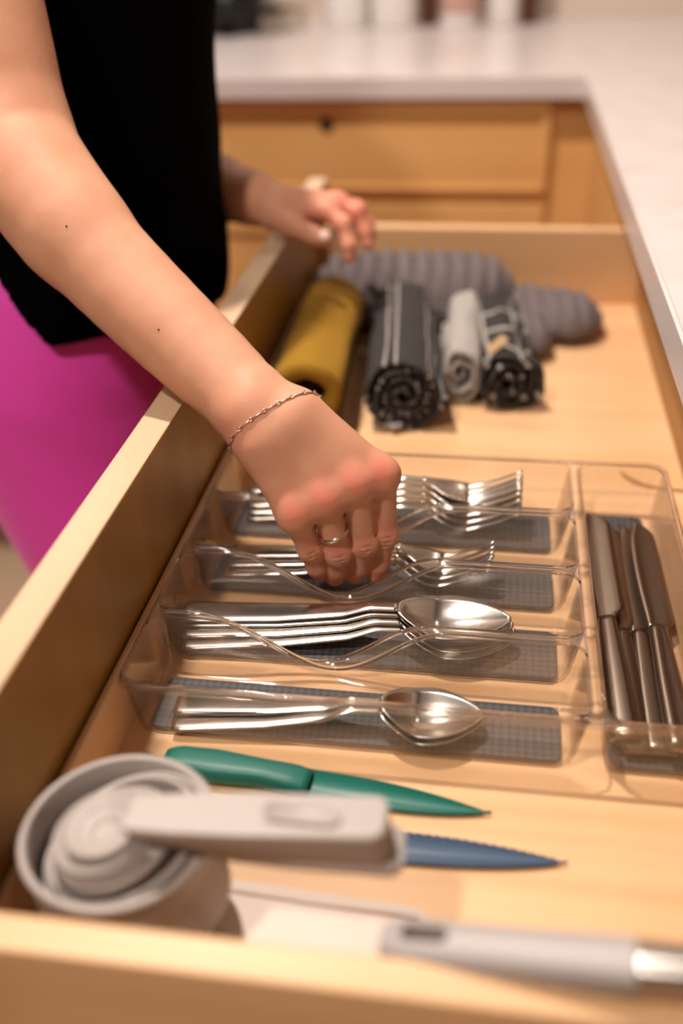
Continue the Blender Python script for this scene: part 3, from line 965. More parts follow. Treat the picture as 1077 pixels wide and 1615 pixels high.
# ------------------------------------------------------------------ rolled towels
def rolled(name, label, p0, p1, rad, thick, turns, m, squash=1.0, seed=0, start=0.0, hand=1, rough=.0025, inner=.15, flare=0):
    rnd = random.Random(seed)
    p0, p1 = Vector(p0), Vector(p1)
    ax = (p1 - p0); L = ax.length; ax.normalize()
    sd = ax.cross(Vector((0, 0, 1))).normalized()
    n = int(34 * turns)
    prof = []
    s = 0; last = None
    for k in range(n + 1):
        q = k / n
        r = rad * (inner + (1 - inner) * q ** .85) - thick / 2
        a = start + hand * 2 * math.pi * turns * q
        prof.append([r, a, q])
    NS = 26
    bm = bmesh.new(); uvl = bm.loops.layers.uv.new('UVMap')
    rings = []
    for i in range(NS + 1):
        v = i / NS
        c = p0 + ax * (L * v)
        row_o = []; row_i = []
        for r, a, q in prof:
            nz_ = mnoise.noise(Vector((math.cos(a) * 1.6 + seed, math.sin(a) * 1.6, v * 4 + q * 3))) * rough
            end = flare * max(0, 1 - v * 7) * q
            for lst, off in ((row_o, thick / 2), (row_i, -thick / 2)):
                rr = max(.0006, r + off + nz_ + end)
                jit = mnoise.noise(Vector((a * .7 + seed, q * 5, 7))) * rough * 2.2
                px = rr * math.cos(a); pz = rr * math.sin(a) * squash
                if pz < -rad * squash + .001: pz = -rad * squash + .001
                lst.append(bm.verts.new(c + sd * px + Vector((0, 0, pz)) - ax * (jit * (1 if v < .5 else -1) * (abs(2 * v - 1) ** 4))))
        rings.append((row_o, row_i))
    def face(vs, uvs):
        f = bm.faces.new(vs)
        for lp, u in zip(f.loops, uvs): lp[uvl].uv = u
    for i in range(NS):
        v0, v1 = i / NS * L, (i + 1) / NS * L
        for k in range(n):
            u0 = prof[k][1] * hand * rad * .8; u1 = prof[k + 1][1] * hand * rad * .8
            (o0, i0), (o1, i1) = rings[i], rings[i + 1]
            face((o0[k], o0[k + 1], o1[k + 1], o1[k]), ((u0, v0), (u1, v0), (u1, v1), (u0, v1)))
            face((i0[k + 1], i0[k], i1[k], i1[k + 1]), ((u1, v0), (u0, v0), (u0, v1), (u1, v1)))
        for k in (0, n):
            uu = prof[k][1] * hand * rad * .8
            vs = (rings[i][0][k], rings[i + 1][0][k], rings[i + 1][1][k], rings[i][1][k])
            face(vs if k == 0 else vs[::-1], ((uu, v0), (uu, v1), (uu, v1), (uu, v0)))
    for i in (0, NS):
        for k in range(n):
            u0 = prof[k][1] * hand * rad * .8; u1 = prof[k + 1][1] * hand * rad * .8; vv = i / NS * L
            vs = (rings[i][0][k], rings[i][1][k], rings[i][1][k + 1], rings[i][0][k + 1])
            face(vs, ((u0, vv), (u0, vv), (u1, vv), (u1, vv)))
    bmesh.ops.recalc_face_normals(bm, faces=bm.faces)
    return bm


tb = rolled('towel', '', (-.1450, .7380, .0430), (-.1545, .9600, .0420), .0445, .0135, 1.25, mustard, .95, 3, -2.7, 1, .003, .26)
tag(link('rolled_towel', tb, mustard, None, (-.145, .88, 0)), 'thick mustard yellow towel rolled up against the drawer front', 'towel', 'rolled towels')
tb = rolled('towel', '', (-.0710, .7700, .0335), (-.0900, .9800, .0335), .0345, .0036, 4.2, char_stripe, .95, 11, -1.2, 1, .0035, .10, .002)
tag(link('rolled_towel', tb, char_stripe, None, (-.078, .88, 0)), 'charcoal kitchen towel with thin white stripes rolled beside the mustard one', 'towel', 'rolled towels')
tb = rolled('towel', '', (-.0250, .8250, .0290), (-.0290, .9850, .0290), .0215, .0040, 2.6, white_cloth, 1.35, 21, 1.0, -1, .003, .15)
tag(link('rolled_towel', tb, white_cloth, None, (-.024, .9, 0)), 'small white cloth roll squeezed between two dark rolled towels', 'towel', 'rolled towels')
tb = rolled('towel', '', (.0190, .8180, .0265), (.0030, .9850, .0265), .0250, .0036, 3.2, char_check, 1.08, 31, -.6, 1, .004, .12, .007)
o = tag(link('rolled_towel', tb, char_check, None, (.01, .9, 0)), 'dark checked cloth roll with a tan tag, rightmost of the rolled towels', 'towel', 'rolled towels')
bm = bmesh.new(); box(bm, -.010, .010, -.0045, .0045, -.0005, .0005, .0003)
tg = link('cloth_tag', bm, mat('tan_tag', (.42, .26, .12), .7), o, local=True, smooth=False)
tg.location = (-.004, -.062, .0545); tg.rotation_euler = (R(25), R(-30), R(35))
# loose folded corner of the striped towel
bm = bmesh.new(); box(bm, -.016, .012, -.012, .012, 0, .006, .002)
for v in bm.verts:
    if v.co.x > 0: v.co.y *= .4; v.co.z += .003
tc_ = link('towel_corner', bm, char_stripe, bpy.data.objects['rolled_towel.001'], local=True)
tc_.location = (-.003, -.108, 0.0005); tc_.rotation_euler = (0, 0, R(-55))


# ------------------------------------------------------------------ signed distance fields -> surfaces
class Field:
    def __init__(self, xs, ys, zs):
        self.ax = [np.asarray(a, np.float32) for a in (xs, ys, zs)]
        self.F = np.full([len(a) for a in self.ax], .05, np.float32)

    def sub(self, lo, hi):
        sl = []
        for a, l, h_ in zip(self.ax, lo, hi):
            i0 = max(0, np.searchsorted(a, l) - 1); i1 = min(len(a), np.searchsorted(a, h_) + 1)
            sl.append(slice(i0, i1))
        g = [self.ax[d][sl[d]].reshape([-1 if e == d else 1 for e in range(3)]) for d in range(3)]
        return tuple(sl), g

    def cone(self, a, b_, r1, r2, k=.006, op='add', flat=None):
        """round cone from a to b. flat=(direction, factor): squashes distances along a direction"""
        a = np.array(a, float); b_ = np.array(b_, float)
        mg = max(r1, r2) * (1.0) + k + .012
        if flat: mg += max(r1, r2) * .4
        sl, g = self.sub(np.minimum(a, b_) - mg, np.maximum(a, b_) + mg)
        if any(s.stop <= s.start for s in sl): return
        d = b_ - a; L2 = float(d @ d) or 1e-9
        P = [g[i] - a[i] for i in range(3)]
        h_ = np.clip((P[0] * d[0] + P[1] * d[1] + P[2] * d[2]) / L2, 0, 1)
        Q = [P[i] - d[i] * h_ for i in range(3)]
        if flat:
            n_ = np.array(flat[0], float); n_ /= np.linalg.norm(n_)
            dn = Q[0] * n_[0] + Q[1] * n_[1] + Q[2] * n_[2]
            Q = [Q[i] + n_[i] * dn * (flat[1] - 1) for i in range(3)]
        dist = np.sqrt(Q[0] ** 2 + Q[1] ** 2 + Q[2] ** 2) - (r1 + (r2 - r1) * h_)
        self.comb(sl, dist.astype(np.float32), k, op)

    def comb(self, sl, dist, k, op):
        F = self.F[sl]
        if op == 'add':
            h_ = np.maximum(k - np.abs(F - dist), 0) / k
            self.F[sl] = np.minimum(F, dist) - h_ * h_ * k * .25
        elif op == 'sub':
            dist = -dist
            h_ = np.maximum(k - np.abs(F - dist), 0) / k
            self.F[sl] = np.maximum(F, dist) + h_ * h_ * k * .25

    def ell(self, c, r, k=.02, op='add', rotz=0):
        c = np.array(c, float); r = np.array(r, float)
        mg = max(r) + k + .02
        sl, g = self.sub(c - mg, c + mg)
        X, Y, Z = g[0] - c[0], g[1] - c[1], g[2] - c[2]
        cs, sn = math.cos(rotz), math.sin(rotz)
        X, Y = X * cs + Y * sn, -X * sn + Y * cs
        k0 = np.sqrt((X / r[0]) ** 2 + (Y / r[1]) ** 2 + (Z / r[2]) ** 2)
        k1 = np.sqrt((X / r[0] ** 2) ** 2 + (Y / r[1] ** 2) ** 2 + (Z / r[2] ** 2) ** 2) + 1e-6
        self.comb(sl, (k0 * (k0 - 1) / k1).astype(np.float32), k, op)

    def mesh(self):
        F = self.F; S = F < 0
        nx, ny, nz = F.shape
        c = np.zeros((nx - 1, ny - 1, nz - 1), np.uint8)
        for i in (0, 1):
            for j in (0, 1):
                for k in (0, 1):
                    c += S[i:nx - 1 + i, j:ny - 1 + j, k:nz - 1 + k]
        act = (c > 0) & (c < 8)
        I, J, K = np.nonzero(act)
        idx = np.full(act.shape, -1, np.int64); idx[I, J, K] = np.arange(len(I))
        pos = np.zeros((len(I), 3)); cnt = np.zeros(len(I))
        ax = self.ax
        for d in range(3):
            o1, o2 = [e for e in range(3) if e != d]
            for a in (0, 1):
                for b_ in (0, 1):
                    off = [0, 0, 0]; off[o1] = a; off[o2] = b_
                    i0 = [I + off[0], J + off[1], K + off[2]]; i1 = [q.copy() for q in i0]; i1[d] = i1[d] + 1
                    f0 = F[i0[0], i0[1], i0[2]]; f1 = F[i1[0], i1[1], i1[2]]
                    mk = (f0 < 0) != (f1 < 0)
                    t = np.where(mk, f0 / np.where(mk, f0 - f1, 1), 0)
                    for e in range(3):
                        v = ax[e][i0[e]] + (t * (ax[e][i1[e]] - ax[e][i0[e]]) if e == d else 0)
                        pos[:, e] += np.where(mk, v, 0)
                    cnt += mk
        pos /= np.maximum(cnt, 1)[:, None]
        faces = []
        for d in range(3):
            o1, o2 = [(1, 2), (2, 0), (0, 1)][d]
            sl0 = [slice(1, -1)] * 3; sl0[d] = slice(0, -1)
            sl1 = [slice(1, -1)] * 3; sl1[d] = slice(1, None)
            A = S[tuple(sl0)]; B = S[tuple(sl1)]
            E_ = np.nonzero(A != B)
            base = [E_[0] + (0 if d == 0 else 1), E_[1] + (0 if d == 1 else 1), E_[2] + (0 if d == 2 else 1)]
            fl = A[E_]
            def cc(a, b_):
                q = [x.copy() for x in base]; q[o1] = q[o1] - a; q[o2] = q[o2] - b_
                return idx[q[0], q[1], q[2]]
            q4 = np.stack([cc(1, 1), cc(0, 1), cc(0, 0), cc(1, 0)], 1)
            q4 = np.where(fl[:, None], q4, q4[:, ::-1])
            faces.append(q4)
        Fc = np.concatenate(faces)
        Fc = Fc[(Fc >= 0).all(1)]
        return pos, Fc


def relax(pos, F, it=1, lam=.5):
    for _ in range(it):
        acc = np.zeros_like(pos); cnt = np.zeros(len(pos))
        for a, b_ in ((0, 1), (1, 2), (2, 3), (3, 0)):
            for s_, t_ in ((a, b_), (b_, a)):
                for e in range(3): acc[:, e] += np.bincount(F[:, s_], pos[F[:, t_], e], len(pos))
                cnt += np.bincount(F[:, s_], minlength=len(pos))
        pos = pos + lam * (acc / np.maximum(cnt, 1)[:, None] - pos)
    return pos


def mesh_from(name, pos, F, m, parent, it=1):
    pos = relax(pos, F, it)
    base = np.array(wloc(parent)) if parent is not None else np.zeros(3)
    me = bpy.data.meshes.new(name)
    me.vertices.add(len(pos)); me.vertices.foreach_set('co', (pos - base).astype(np.float32).ravel())
    me.loops.add(F.size); me.loops.foreach_set('vertex_index', F.astype(np.int32).ravel())
    me.polygons.add(len(F)); me.polygons.foreach_set('loop_start', np.arange(0, F.size, 4, dtype=np.int32))
    me.update(calc_edges=True); me.validate()
    me.polygons.foreach_set('use_smooth', [True] * len(me.polygons))
    me.materials.append(m)
    o = bpy.data.objects.new(name, me); COL.objects.link(o); o.parent = parent
    return o


def axis(segs):
    """segs: list of (start, step), last = (end, None)"""
    out = []
    for (a, st), (b_, _) in zip(segs, segs[1:]):
        n = max(1, int(round((b_ - a) / st))); out += [a + (b_ - a) * k / n for k in range(n)]
    out.append(segs[-1][0])
    return out


# quilted oven mitts
def mitt(label, prims, z0, hgt, rdir, pitch, base, grp='oven mitts'):
    lo_ = np.min([np.minimum(p[0], p[1]) - max(p[2], p[3]) for p in prims], 0); hi_ = np.max([np.maximum(p[0], p[1]) + max(p[2], p[3]) for p in prims], 0)
    xs = np.arange(lo_[0] - .006, hi_[0] + .006, .0022); ys = np.arange(lo_[1] - .006, hi_[1] + .006, .0022); zs = np.arange(z0 - .004, z0 + hgt + .006, .0016)
    f = Field(xs, ys, zs)
    X = f.ax[0][:, None]; Y = f.ax[1][None, :]
    D2 = np.full((len(xs), len(ys)), .05)
    for a, b_, r1, r2 in prims:
        a = np.array(a); b_ = np.array(b_); d = b_ - a; L2 = d @ d + 1e-9
        h_ = np.clip(((X - a[0]) * d[0] + (Y - a[1]) * d[1]) / L2, 0, 1)
        q = np.hypot(X - a[0] - d[0] * h_, Y - a[1] - d[1] * h_) - (r1 + (r2 - r1) * h_)
        k = .012; hh = np.maximum(k - np.abs(D2 - q), 0) / k; D2 = np.minimum(D2, q) - hh * hh * k * .25
    ins = np.clip(-D2 / .030, 0, 1)
    T = hgt * np.sqrt(1 - (1 - ins) ** 2)
    u = X * rdir[0] + Y * rdir[1]
    T = T * (1 - .20 * np.abs(np.cos(np.pi * u / pitch)) ** 6)
    zc = z0 + hgt * .36
    Z = f.ax[2][None, None, :]
    top = zc + T[:, :, None] * .64; bot = zc - T[:, :, None] * .36
    V = np.maximum(Z - top, bot - Z) * .8
    f.F = np.where(D2[:, :, None] > -.0006, np.maximum(D2[:, :, None], .0004), V).astype(np.float32)
    pos, Fc = f.mesh()
    e = bpy.data.objects.new('x', None); e.location = base
    o = mesh_from('oven_mitt', pos, Fc, quilt, e, 2); o.parent = None; o.location = base
    bpy.data.objects.remove(e)
    return tag(o, label, 'oven mitt', grp)


mitt('large grey quilted oven mitt spread behind the rolled towels', [((-.140, 1.025), (-.030, 1.030), .052, .052), ((-.140, 1.038), (-.03, 1.038), .050, .050)], .0, .070, (1, .10), .019, (-.1, 1.04, 0))
mitt('grey quilted oven mitt with its thumb towards the viewer, at the right of the towels', [((.030, 1.030), (.070, 1.015), .040, .040), ((.070, 1.015), (.076, 1.000), .040, .036), ((.025, 1.0), (.040, .940), .024, .0205)], .0, .040, (1, .10), .017, (.07, 1.0, 0))

# ------------------------------------------------------------------ the person
from mathutils.bvhtree import BVHTree
PER = thing('person', 'person in a sleeveless black top and magenta leggings sorting cutlery with one hand', 'person', (-.40, .86, FLOOR_Z))
Vv = lambda *a: np.array(a, float)
# ---- joints (metres)
SH_R, EL_R = Vv(-.395, .760, .560), Vv(-.3190, .6600, .2700)
FORE = [(EL_R, .0400), (Vv(-.2937, .6337, .2415), .0400), (Vv(-.2589, .6149, .2120), .0385), (Vv(-.2143, .5885, .1776), .0345),
        (Vv(-.1677, .5600, .1473), .0285), (Vv(-.1416, .5405, .1311), .0245)]
_fa = np.array(right) * .70 + np.array(up) * .70
FORE = [(p_ - _fa * dd_, r_ * (1 - q_)) for (p_, r_), dd_, q_ in zip(FORE, (.006, .0065, .0060, .0045, .0030, .0010), (.10, .11, .11, .10, .06, 0))]
EL_R = FORE[0][0]
_t = np.linspace(0, 1, len(FORE)); _u = np.linspace(0, 1, 16)       # one even taper from elbow to wrist
_c = [np.polyfit(_t, [p_[e] for p_, _ in FORE], 3) for e in range(3)]; _r = np.polyfit(_t, [r_ for _, r_ in FORE], 2)
FORE = [(np.array([np.polyval(c_, u_) for c_ in _c]), float(np.polyval(_r, u_))) for u_ in _u]
WR = Vv(-.1255, .5290, .1215)
wv = np.array(right) * .76 + np.array(up) * .65; wv /= np.linalg.norm(wv)
sh = Vv(-.0006, .0033, -.0021)
FING = {  # MCP, PIP, DIP, tip with radii
    'little': [(Vv(-.1125, .5029, .0779), .0092), (Vv(-.1053, .5103, .0482), .0074), (Vv(-.1026, .5150, .0310), .0068), (Vv(-.1012, .5180, .0240), .0058)],
    'ring': [(Vv(-.0945, .5094, .0858), .0096), (Vv(-.0886, .5165, .0430), .0086), (Vv(-.0908, .5213, .0262), .0078), (Vv(-.0925, .5236, .0180), .0066)],
    'middle': [(Vv(-.0775, .5175, .0935), .0099), (Vv(-.0722, .5233, .0470), .0087), (Vv(-.0775, .5268, .0256), .0079), (Vv(-.0800, .5285, .0170), .0066)],
    'index': [(Vv(-.0615, .5284, .0940), .0096), (Vv(-.0602, .5320, .0485), .0084), (Vv(-.0645, .5320, .0250), .0076), (Vv(-.0668, .5322, .0160), .0064)]}
OFFS = {'little': -.0150, 'ring': -.0055, 'middle': .0045, 'index': .0140}

T0_ = __import__('time').time()
bx = axis([(-.62, .009), (-.37, .003), (-.14, .0013), (-.045, .005), (-.01, None)])
by = axis([(.45, .004), (.485, .0013), (.57, .003), (.70, .009), (.87, .0028), (.985, .009), (1.15, None)])
bz = axis([(-.73, .015), (-.02, .004), (.005, .0013), (.135, .0026), (.335, .009), (.82, None)])
f = Field(bx, by, bz)


def torso(f, g):
    f.ell((-.385, .865, .060), (.116 + g, .165 + g, .150 + g), .05)
    f.ell((-.360, .865, .230), (.108 + g, .142 + g, .180 + g), .06)
    f.ell((-.350, .870, .430), (.120 + g, .150 + g, .170 + g), .06)


def legs(f, g, shin=True):
    f.cone((-.395, .795, .010), (-.300, .735, -.300), .104 + g, .062 + g, .04)
    f.cone((-.395, .945, .010), (-.375, .955, -.300), .094 + g, .060 + g, .04)
    f.cone((-.300, .735, -.300), (-.420, .740, -.660), .058 + g, .036 + g, .02)
    f.cone((-.375, .955, -.300), (-.430, .955, -.660), .058 + g, .036 + g, .02)


torso(f, -.006)
f.cone((-.40, .76, .555), (-.40, .97, .555), .062, .062, .05)
f.cone((-.40, .865, .56), (-.39, .865, .68), .055, .050, .04)
f.ell((-.375, .865, .755), (.085, .072, .10), .02)
legs(f, -.004)
for fy in (.740, .955):
    f.cone((-.43, fy, -.690), (-.29, fy - .01, -.708), .034, .024, .02)
# right arm
f.cone(SH_R, EL_R, .050, .0385, .02)
for (a, ra), (b_, rb) in zip(FORE, FORE[1:]):
    f.cone(a, b_, ra, rb, .0006)
f.cone(FORE[0][0] + Vv(.003, -.006, -.004), FORE[5][0], .034, .031, .02)
for sg in (-1, 1):
    f.cone(FORE[-1][0] + wv * sg * .0035, WR + wv * sg * .0085, .0205, .0168, .010)
# palm
MC = {}
for nm, off in OFFS.items():
    mcp, r = FING[nm][0]
    s_ = WR + wv * off + Vv(.002, .002, -.001)
    f.cone(s_, mcp + sh, .0160, r + .0006, .011)
pc = (FING['ring'][0][0] + FING['middle'][0][0]) / 2
f.cone(WR + Vv(.004, .012, -.006), pc + Vv(-.006, .012, -.004), .016, .013, .012)
f.cone(FING['little'][0][0] + Vv(.000, .008, .002), FING['index'][0][0] + Vv(-.006, .006, -.002), .0095, .0105, .010)
# fingers, each rooted in the palm
def finger(f, P, r, root_k=.008, knob=True):
    """one finger with its own smooth skin, joined to the hand only around its root"""
    P = np.array(P); mg = .020
    sl, g = f.sub(P.min(0) - mg, P.max(0) + mg)
    G = Field(f.ax[0][sl[0]], f.ax[1][sl[1]], f.ax[2][sl[2]])
    for a, b_, ra, rb in zip(P, P[1:], r, r[1:]): G.cone(a, b_, ra, rb, .0034)
    if knob: G.ell(P[1] + np.array(back) * .0010, [r[1] * 1.04] * 3, .004)
    rho = np.sqrt((g[0] - P[0][0]) ** 2 + (g[1] - P[0][1]) ** 2 + (g[2] - P[0][2]) ** 2)
    k = (.0008 + root_k * np.exp(-(rho / .0135) ** 4)).astype(np.float32)
    f.comb(sl, G.F, k, 'add')


for nm, J in FING.items():
    P = [j[0] + sh for j in J]; r = [j[1] * q_ for j, q_ in zip(J, (.98, .98, .97, .97))]
    finger(f, P, r)
    f.ell(P[0] + np.array(back) * .0020 + Vv(0, 0, .001), [r[0] * .86] * 3, .010)
# thumb: leaves the index side of the palm, closes against the index tip from behind
TH = [(WR + wv * .012 + Vv(.004, .010, -.008), .0150), (Vv(-.0900, .5560, .0790), .0118), (Vv(-.0745, .5535, .0470), .0096), (Vv(-.0730, .5440, .0215), .0078)]
for (a, ra), (b_, rb) in zip(TH, TH[1:]):
    f.cone(a, b_, ra, rb, .006)
# gaps between neighbouring fingers and creases over the middle joints
names = list(FING)
for n0, n1 in zip(names, names[1:]):
    a0, a1 = FING[n0], FING[n1]
    m0 = (a0[0][0] * .62 + a0[1][0] * .38 + a1[0][0] * .62 + a1[1][0] * .38) / 2 + sh
    m1 = (a0[1][0] + a1[1][0]) / 2 + sh
    f.cone(m0 + np.array(back) * .0088, m1 + np.array(back) * .0070, .0005, .0010, .0016, 'sub')
for nm, J in FING.items():
    P1, r1 = J[1][0] + sh, J[1][1]
    dd = (J[1][0] - J[0][0]); dd /= np.linalg.norm(dd)
    sx = np.cross(dd, np.array(back)); sx /= np.linalg.norm(sx); out = np.cross(sx, dd)
    if out @ np.array(back) < 0: out = -out
    for o_ in (-.0032, 0, .0030):
        c = P1 + dd * o_ + out * (r1 * 1.10)
        f.cone(c - sx * r1 * .42, c + sx * r1 * .42, .0008, .0008, .0012, 'sub')
# left arm
f.cone((-.40, .965, .560), (-.415, 1.030, .225), .048, .038, .02)
LA = [((-.415, 1.030, .225), .037), ((-.3350, .9850, .1780), .036), ((-.2700, .9500, .1600), .0310), ((-.2300, .9300, .1560), .0240), ((-.2080, .9250, .1495), .0200)]
for (a, ra), (b_, rb) in zip(LA, LA[1:]):
    f.cone(a, b_, ra, rb, .008)
LW = Vv(-.2060, .9260, .1480)
LF = {'index': [(-.1560, .9180, .1480, .0094), (-.1400, .9080, .1390, .0082), (-.1340, .8990, .1220, .0074), (-.1336, .8965, .1120, .0064)],
      'middle': [(-.1510, .9340, .1510, .0096), (-.1310, .9300, .1440, .0083), (-.1220, .9240, .1270, .0076), (-.1190, .9200, .1170, .0065)],
      'ring': [(-.1510, .9500, .1480, .0092), (-.1320, .9520, .1410, .0080), (-.1230, .9480, .1270, .0072), (-.1190, .9450, .1190, .0062)],
      'little': [(-.1560, .9640, .1440, .0086), (-.1400, .9690, .1370, .0072), (-.1320, .9680, .1270, .0064), (-.1290, .9660, .1210, .0055)]}
for nm, J in LF.items():
    p = Vv(*J[0][:3])
    f.cone(LW + (p - LW) * .12, p, .0150, J[0][3], .010)
    finger(f, [j[:3] for j in J], [j[3] * .95 for j in J])
f.cone((-.196, .938, .140), (-.160, .946, .140), .014, .011, .01)
LT = [(-.2060, .9150, .1430, .0135), (-.1850, .9000, .1390, .0105), (-.1660, .8915, .1330, .0088), (-.1560, .8900, .1300, .0074)]
for a, b_ in zip(LT, LT[1:]):
    f.cone(a[:3], b_[:3], a[3], b_[3], .005)
pos, Fc = f.mesh()
body = mesh_from('body', pos, Fc, skin, PER, 1)
co = np.zeros(len(body.data.vertices) * 3); body.data.vertices.foreach_get('co', co)
co = co.reshape(-1, 3) + np.array(wloc(PER))
fl = np.zeros(len(co))
for nm, J in FING.items():
    c = J[0][0] + np.array(back) * .010 + Vv(0, 0, .002)
    fl = np.maximum(fl, .70 * np.exp(-(np.linalg.norm(co - c, axis=1) / .0115) ** 2))
    c = J[1][0] + np.array(back) * .008
    fl = np.maximum(fl, .40 * np.exp(-(np.linalg.norm(co - c, axis=1) / .008) ** 2))
    fl = np.maximum(fl, .38 * np.exp(-(np.linalg.norm(co - J[3][0], axis=1) / .014) ** 2))
for c, r_, s_ in ((WR + wv * -.012 + np.array(back) * .015 - Vv(.016, -.008, -.006), .016, .3), ((-.14, .935, .14), .045, .62)):
    fl = np.maximum(fl, s_ * np.exp(-(np.linalg.norm(co - np.array(c), axis=1) / r_) ** 2))
at = body.data.attributes.new('flush', 'FLOAT', 'POINT'); at.data.foreach_set('value', fl.astype(np.float32))
bvh = BVHTree.FromPolygons([Vector(c) for c in co], [tuple(r_) for r_ in Fc[::1]])

# sleeveless top and leggings, cut cleanly at the hem and waist
def cloth(name, build, m, cut, axs, folds=None):
    g = Field(*axs); build(g)
    Z = g.ax[2][None, None, :]; Y = g.ax[1][None, :, None]; X = g.ax[0][:, None, None]
    if folds is not None: g.F = (g.F + folds(X, Y, Z)).astype(np.float32)
    g.F = np.maximum(g.F, cut(X, Y, Z)).astype(np.float32)
    p_, F_ = g.mesh()
    return mesh_from(name, p_, F_, m, PER, 2)


AX = [np.arange(-.60, -.20, .0035), np.arange(.62, 1.14, .0035)]
def shirt_b(g):
    torso(g, .006)
    g.cone((-.40, .80, .555), (-.40, .93, .555), .056, .056, .04)
    g.ell((-.378, .862, .125), (.128, .172, .10), .03)
    g.cone((-.395, .735, .500), (-.38, .70, .60), .052, .058, .015, 'sub')
    g.cone((-.395, .995, .500), (-.38, 1.03, .60), .052, .058, .015, 'sub')
    g.cone((-.39, .865, .64), (-.36, .865, .66), .075, .075, .02, 'sub')
cloth('sleeveless_top', shirt_b, black_knit, lambda X, Y, Z: (.098 + np.maximum(0, -.345 - X) * 1.6 - np.maximum(0, X + .31) * .35 + Y * 0) - Z, AX + [np.arange(.04, .70, .0035)],
      lambda X, Y, Z: .0016 * np.sin(60 * Y + 26 * Z) * np.clip((.3 - Z) * 5, 0, 1) + .0012 * np.sin(48 * X - 35 * Z))
def leg_b(g):
    g.ell((-.385, .865, .070), (.1185, .168, .165), .05)
    legs(g, .0015)
cloth('leggings', leg_b, pink, lambda X, Y, Z: Z - .205 + Y * 0, [np.arange(-.60, -.20, .006), np.arange(.60, 1.14, .006), np.arange(-.68, .20, .006)],
      lambda X, Y, Z: .0011 * np.sin(90 * (Z + (X + .3) * .8)) * np.exp(-((Z - .03) / .03) ** 2))
for fy in (.740, .955):
    g = Field(np.arange(-.50, -.22, .004), np.arange(fy - .07, fy + .06, .004), np.arange(-.745, -.60, .004))
    g.cone((-.44, fy, -.700), (-.28, fy - .01, -.712), .040, .030, .02); g.cone((-.43, fy, -.700), (-.425, fy, -.650), .042, .042, .02)
    g.F = np.maximum(g.F, -.7395 - g.ax[2][None, None, :]); g.F = np.maximum(g.F, g.ax[2][None, None, :] + .645).astype(np.float32)
    p_, F_ = g.mesh(); mesh_from('shoe', p_, F_, white_plastic, PER, 1)
g = Field(np.arange(-.50, -.26, .005), np.arange(.76, .97, .005), np.arange(.62, .90, .005))
g.ell((-.395, .865, .775), (.090, .084, .102), .02); g.cone((-.46, .865, .76), (-.47, .865, .66), .045, .03, .03); g.ell((-.325, .865, .735), (.075, .058, .085), .02, 'sub')
p_, F_ = g.mesh(); mesh_from('hair', p_, F_, mat('brown_hair', (.06, .03, .015), .5), PER, 1)

# thumbnail of the left hand
bm = bmesh.new(); bmesh.ops.create_uvsphere(bm, u_segments=16, v_segments=8, radius=1)
for v in bm.verts: v.co = Vector((v.co.x * .0062, v.co.y * .0024, v.co.z * .0052))
nl = link('thumbnail', bm, nail, PER, local=True)
nl.rotation_euler = (R(-28), 0, R(0)); nl.location = Vector((-.1545, .8850, .1345)) - wloc(PER)


def surf_loop(c, ax_, n, lift, rmax=.06, tilt=None):
    ax_ = Vector(ax_).normalized(); c = Vector(c); a = ax_.orthogonal().normalized(); b2 = ax_.cross(a); out = []
    for k in range(n):
        t_ = 2 * math.pi * k / n; d = math.cos(t_) * a + math.sin(t_) * b2
        hit = bvh.ray_cast(c, d, rmax)
        p = hit[0] if hit[0] is not None else c + d * rmax * .4
        out.append(p + d * lift)
    return out


# ring on the ring finger
rf = [j[0] + sh for j in FING['ring']]
c = rf[0] * .40 + rf[1] * .60
lp = surf_loop(c, Vector(rf[1] - rf[0]) + right * .004 - up * 0, 40, .0003, .0118)
cen = sum(lp, Vector()) / len(lp); rad = sum((p - cen).length for p in lp) / len(lp)
lp = [cen + (p - cen).normalized() * min((p - cen).length, rad * 1.12) for p in lp]
bm = bmesh.new(); axr = Vector(rf[1] - rf[0]).normalized(); rings = []
for k, p in enumerate(lp):
    d = (p - cen).normalized(); fq = .0017 + .0003 * math.sin(k * .63)
    rings.append([bm.verts.new(p + d * (.0010 * math.cos(t_) + .0005) + axr * ((fq + .0003) * math.sin(t_))) for t_ in [2 * math.pi * j / 8 for j in range(8)]])
for k in range(len(rings)):
    a, b2 = rings[k], rings[(k + 1) % len(rings)]
    for j in range(8): bm.faces.new((a[j], a[(j + 1) % 8], b2[(j + 1) % 8], b2[j]))
bmesh.ops.recalc_face_normals(bm, faces=bm.faces)
link('ring', bm, silver, PER)

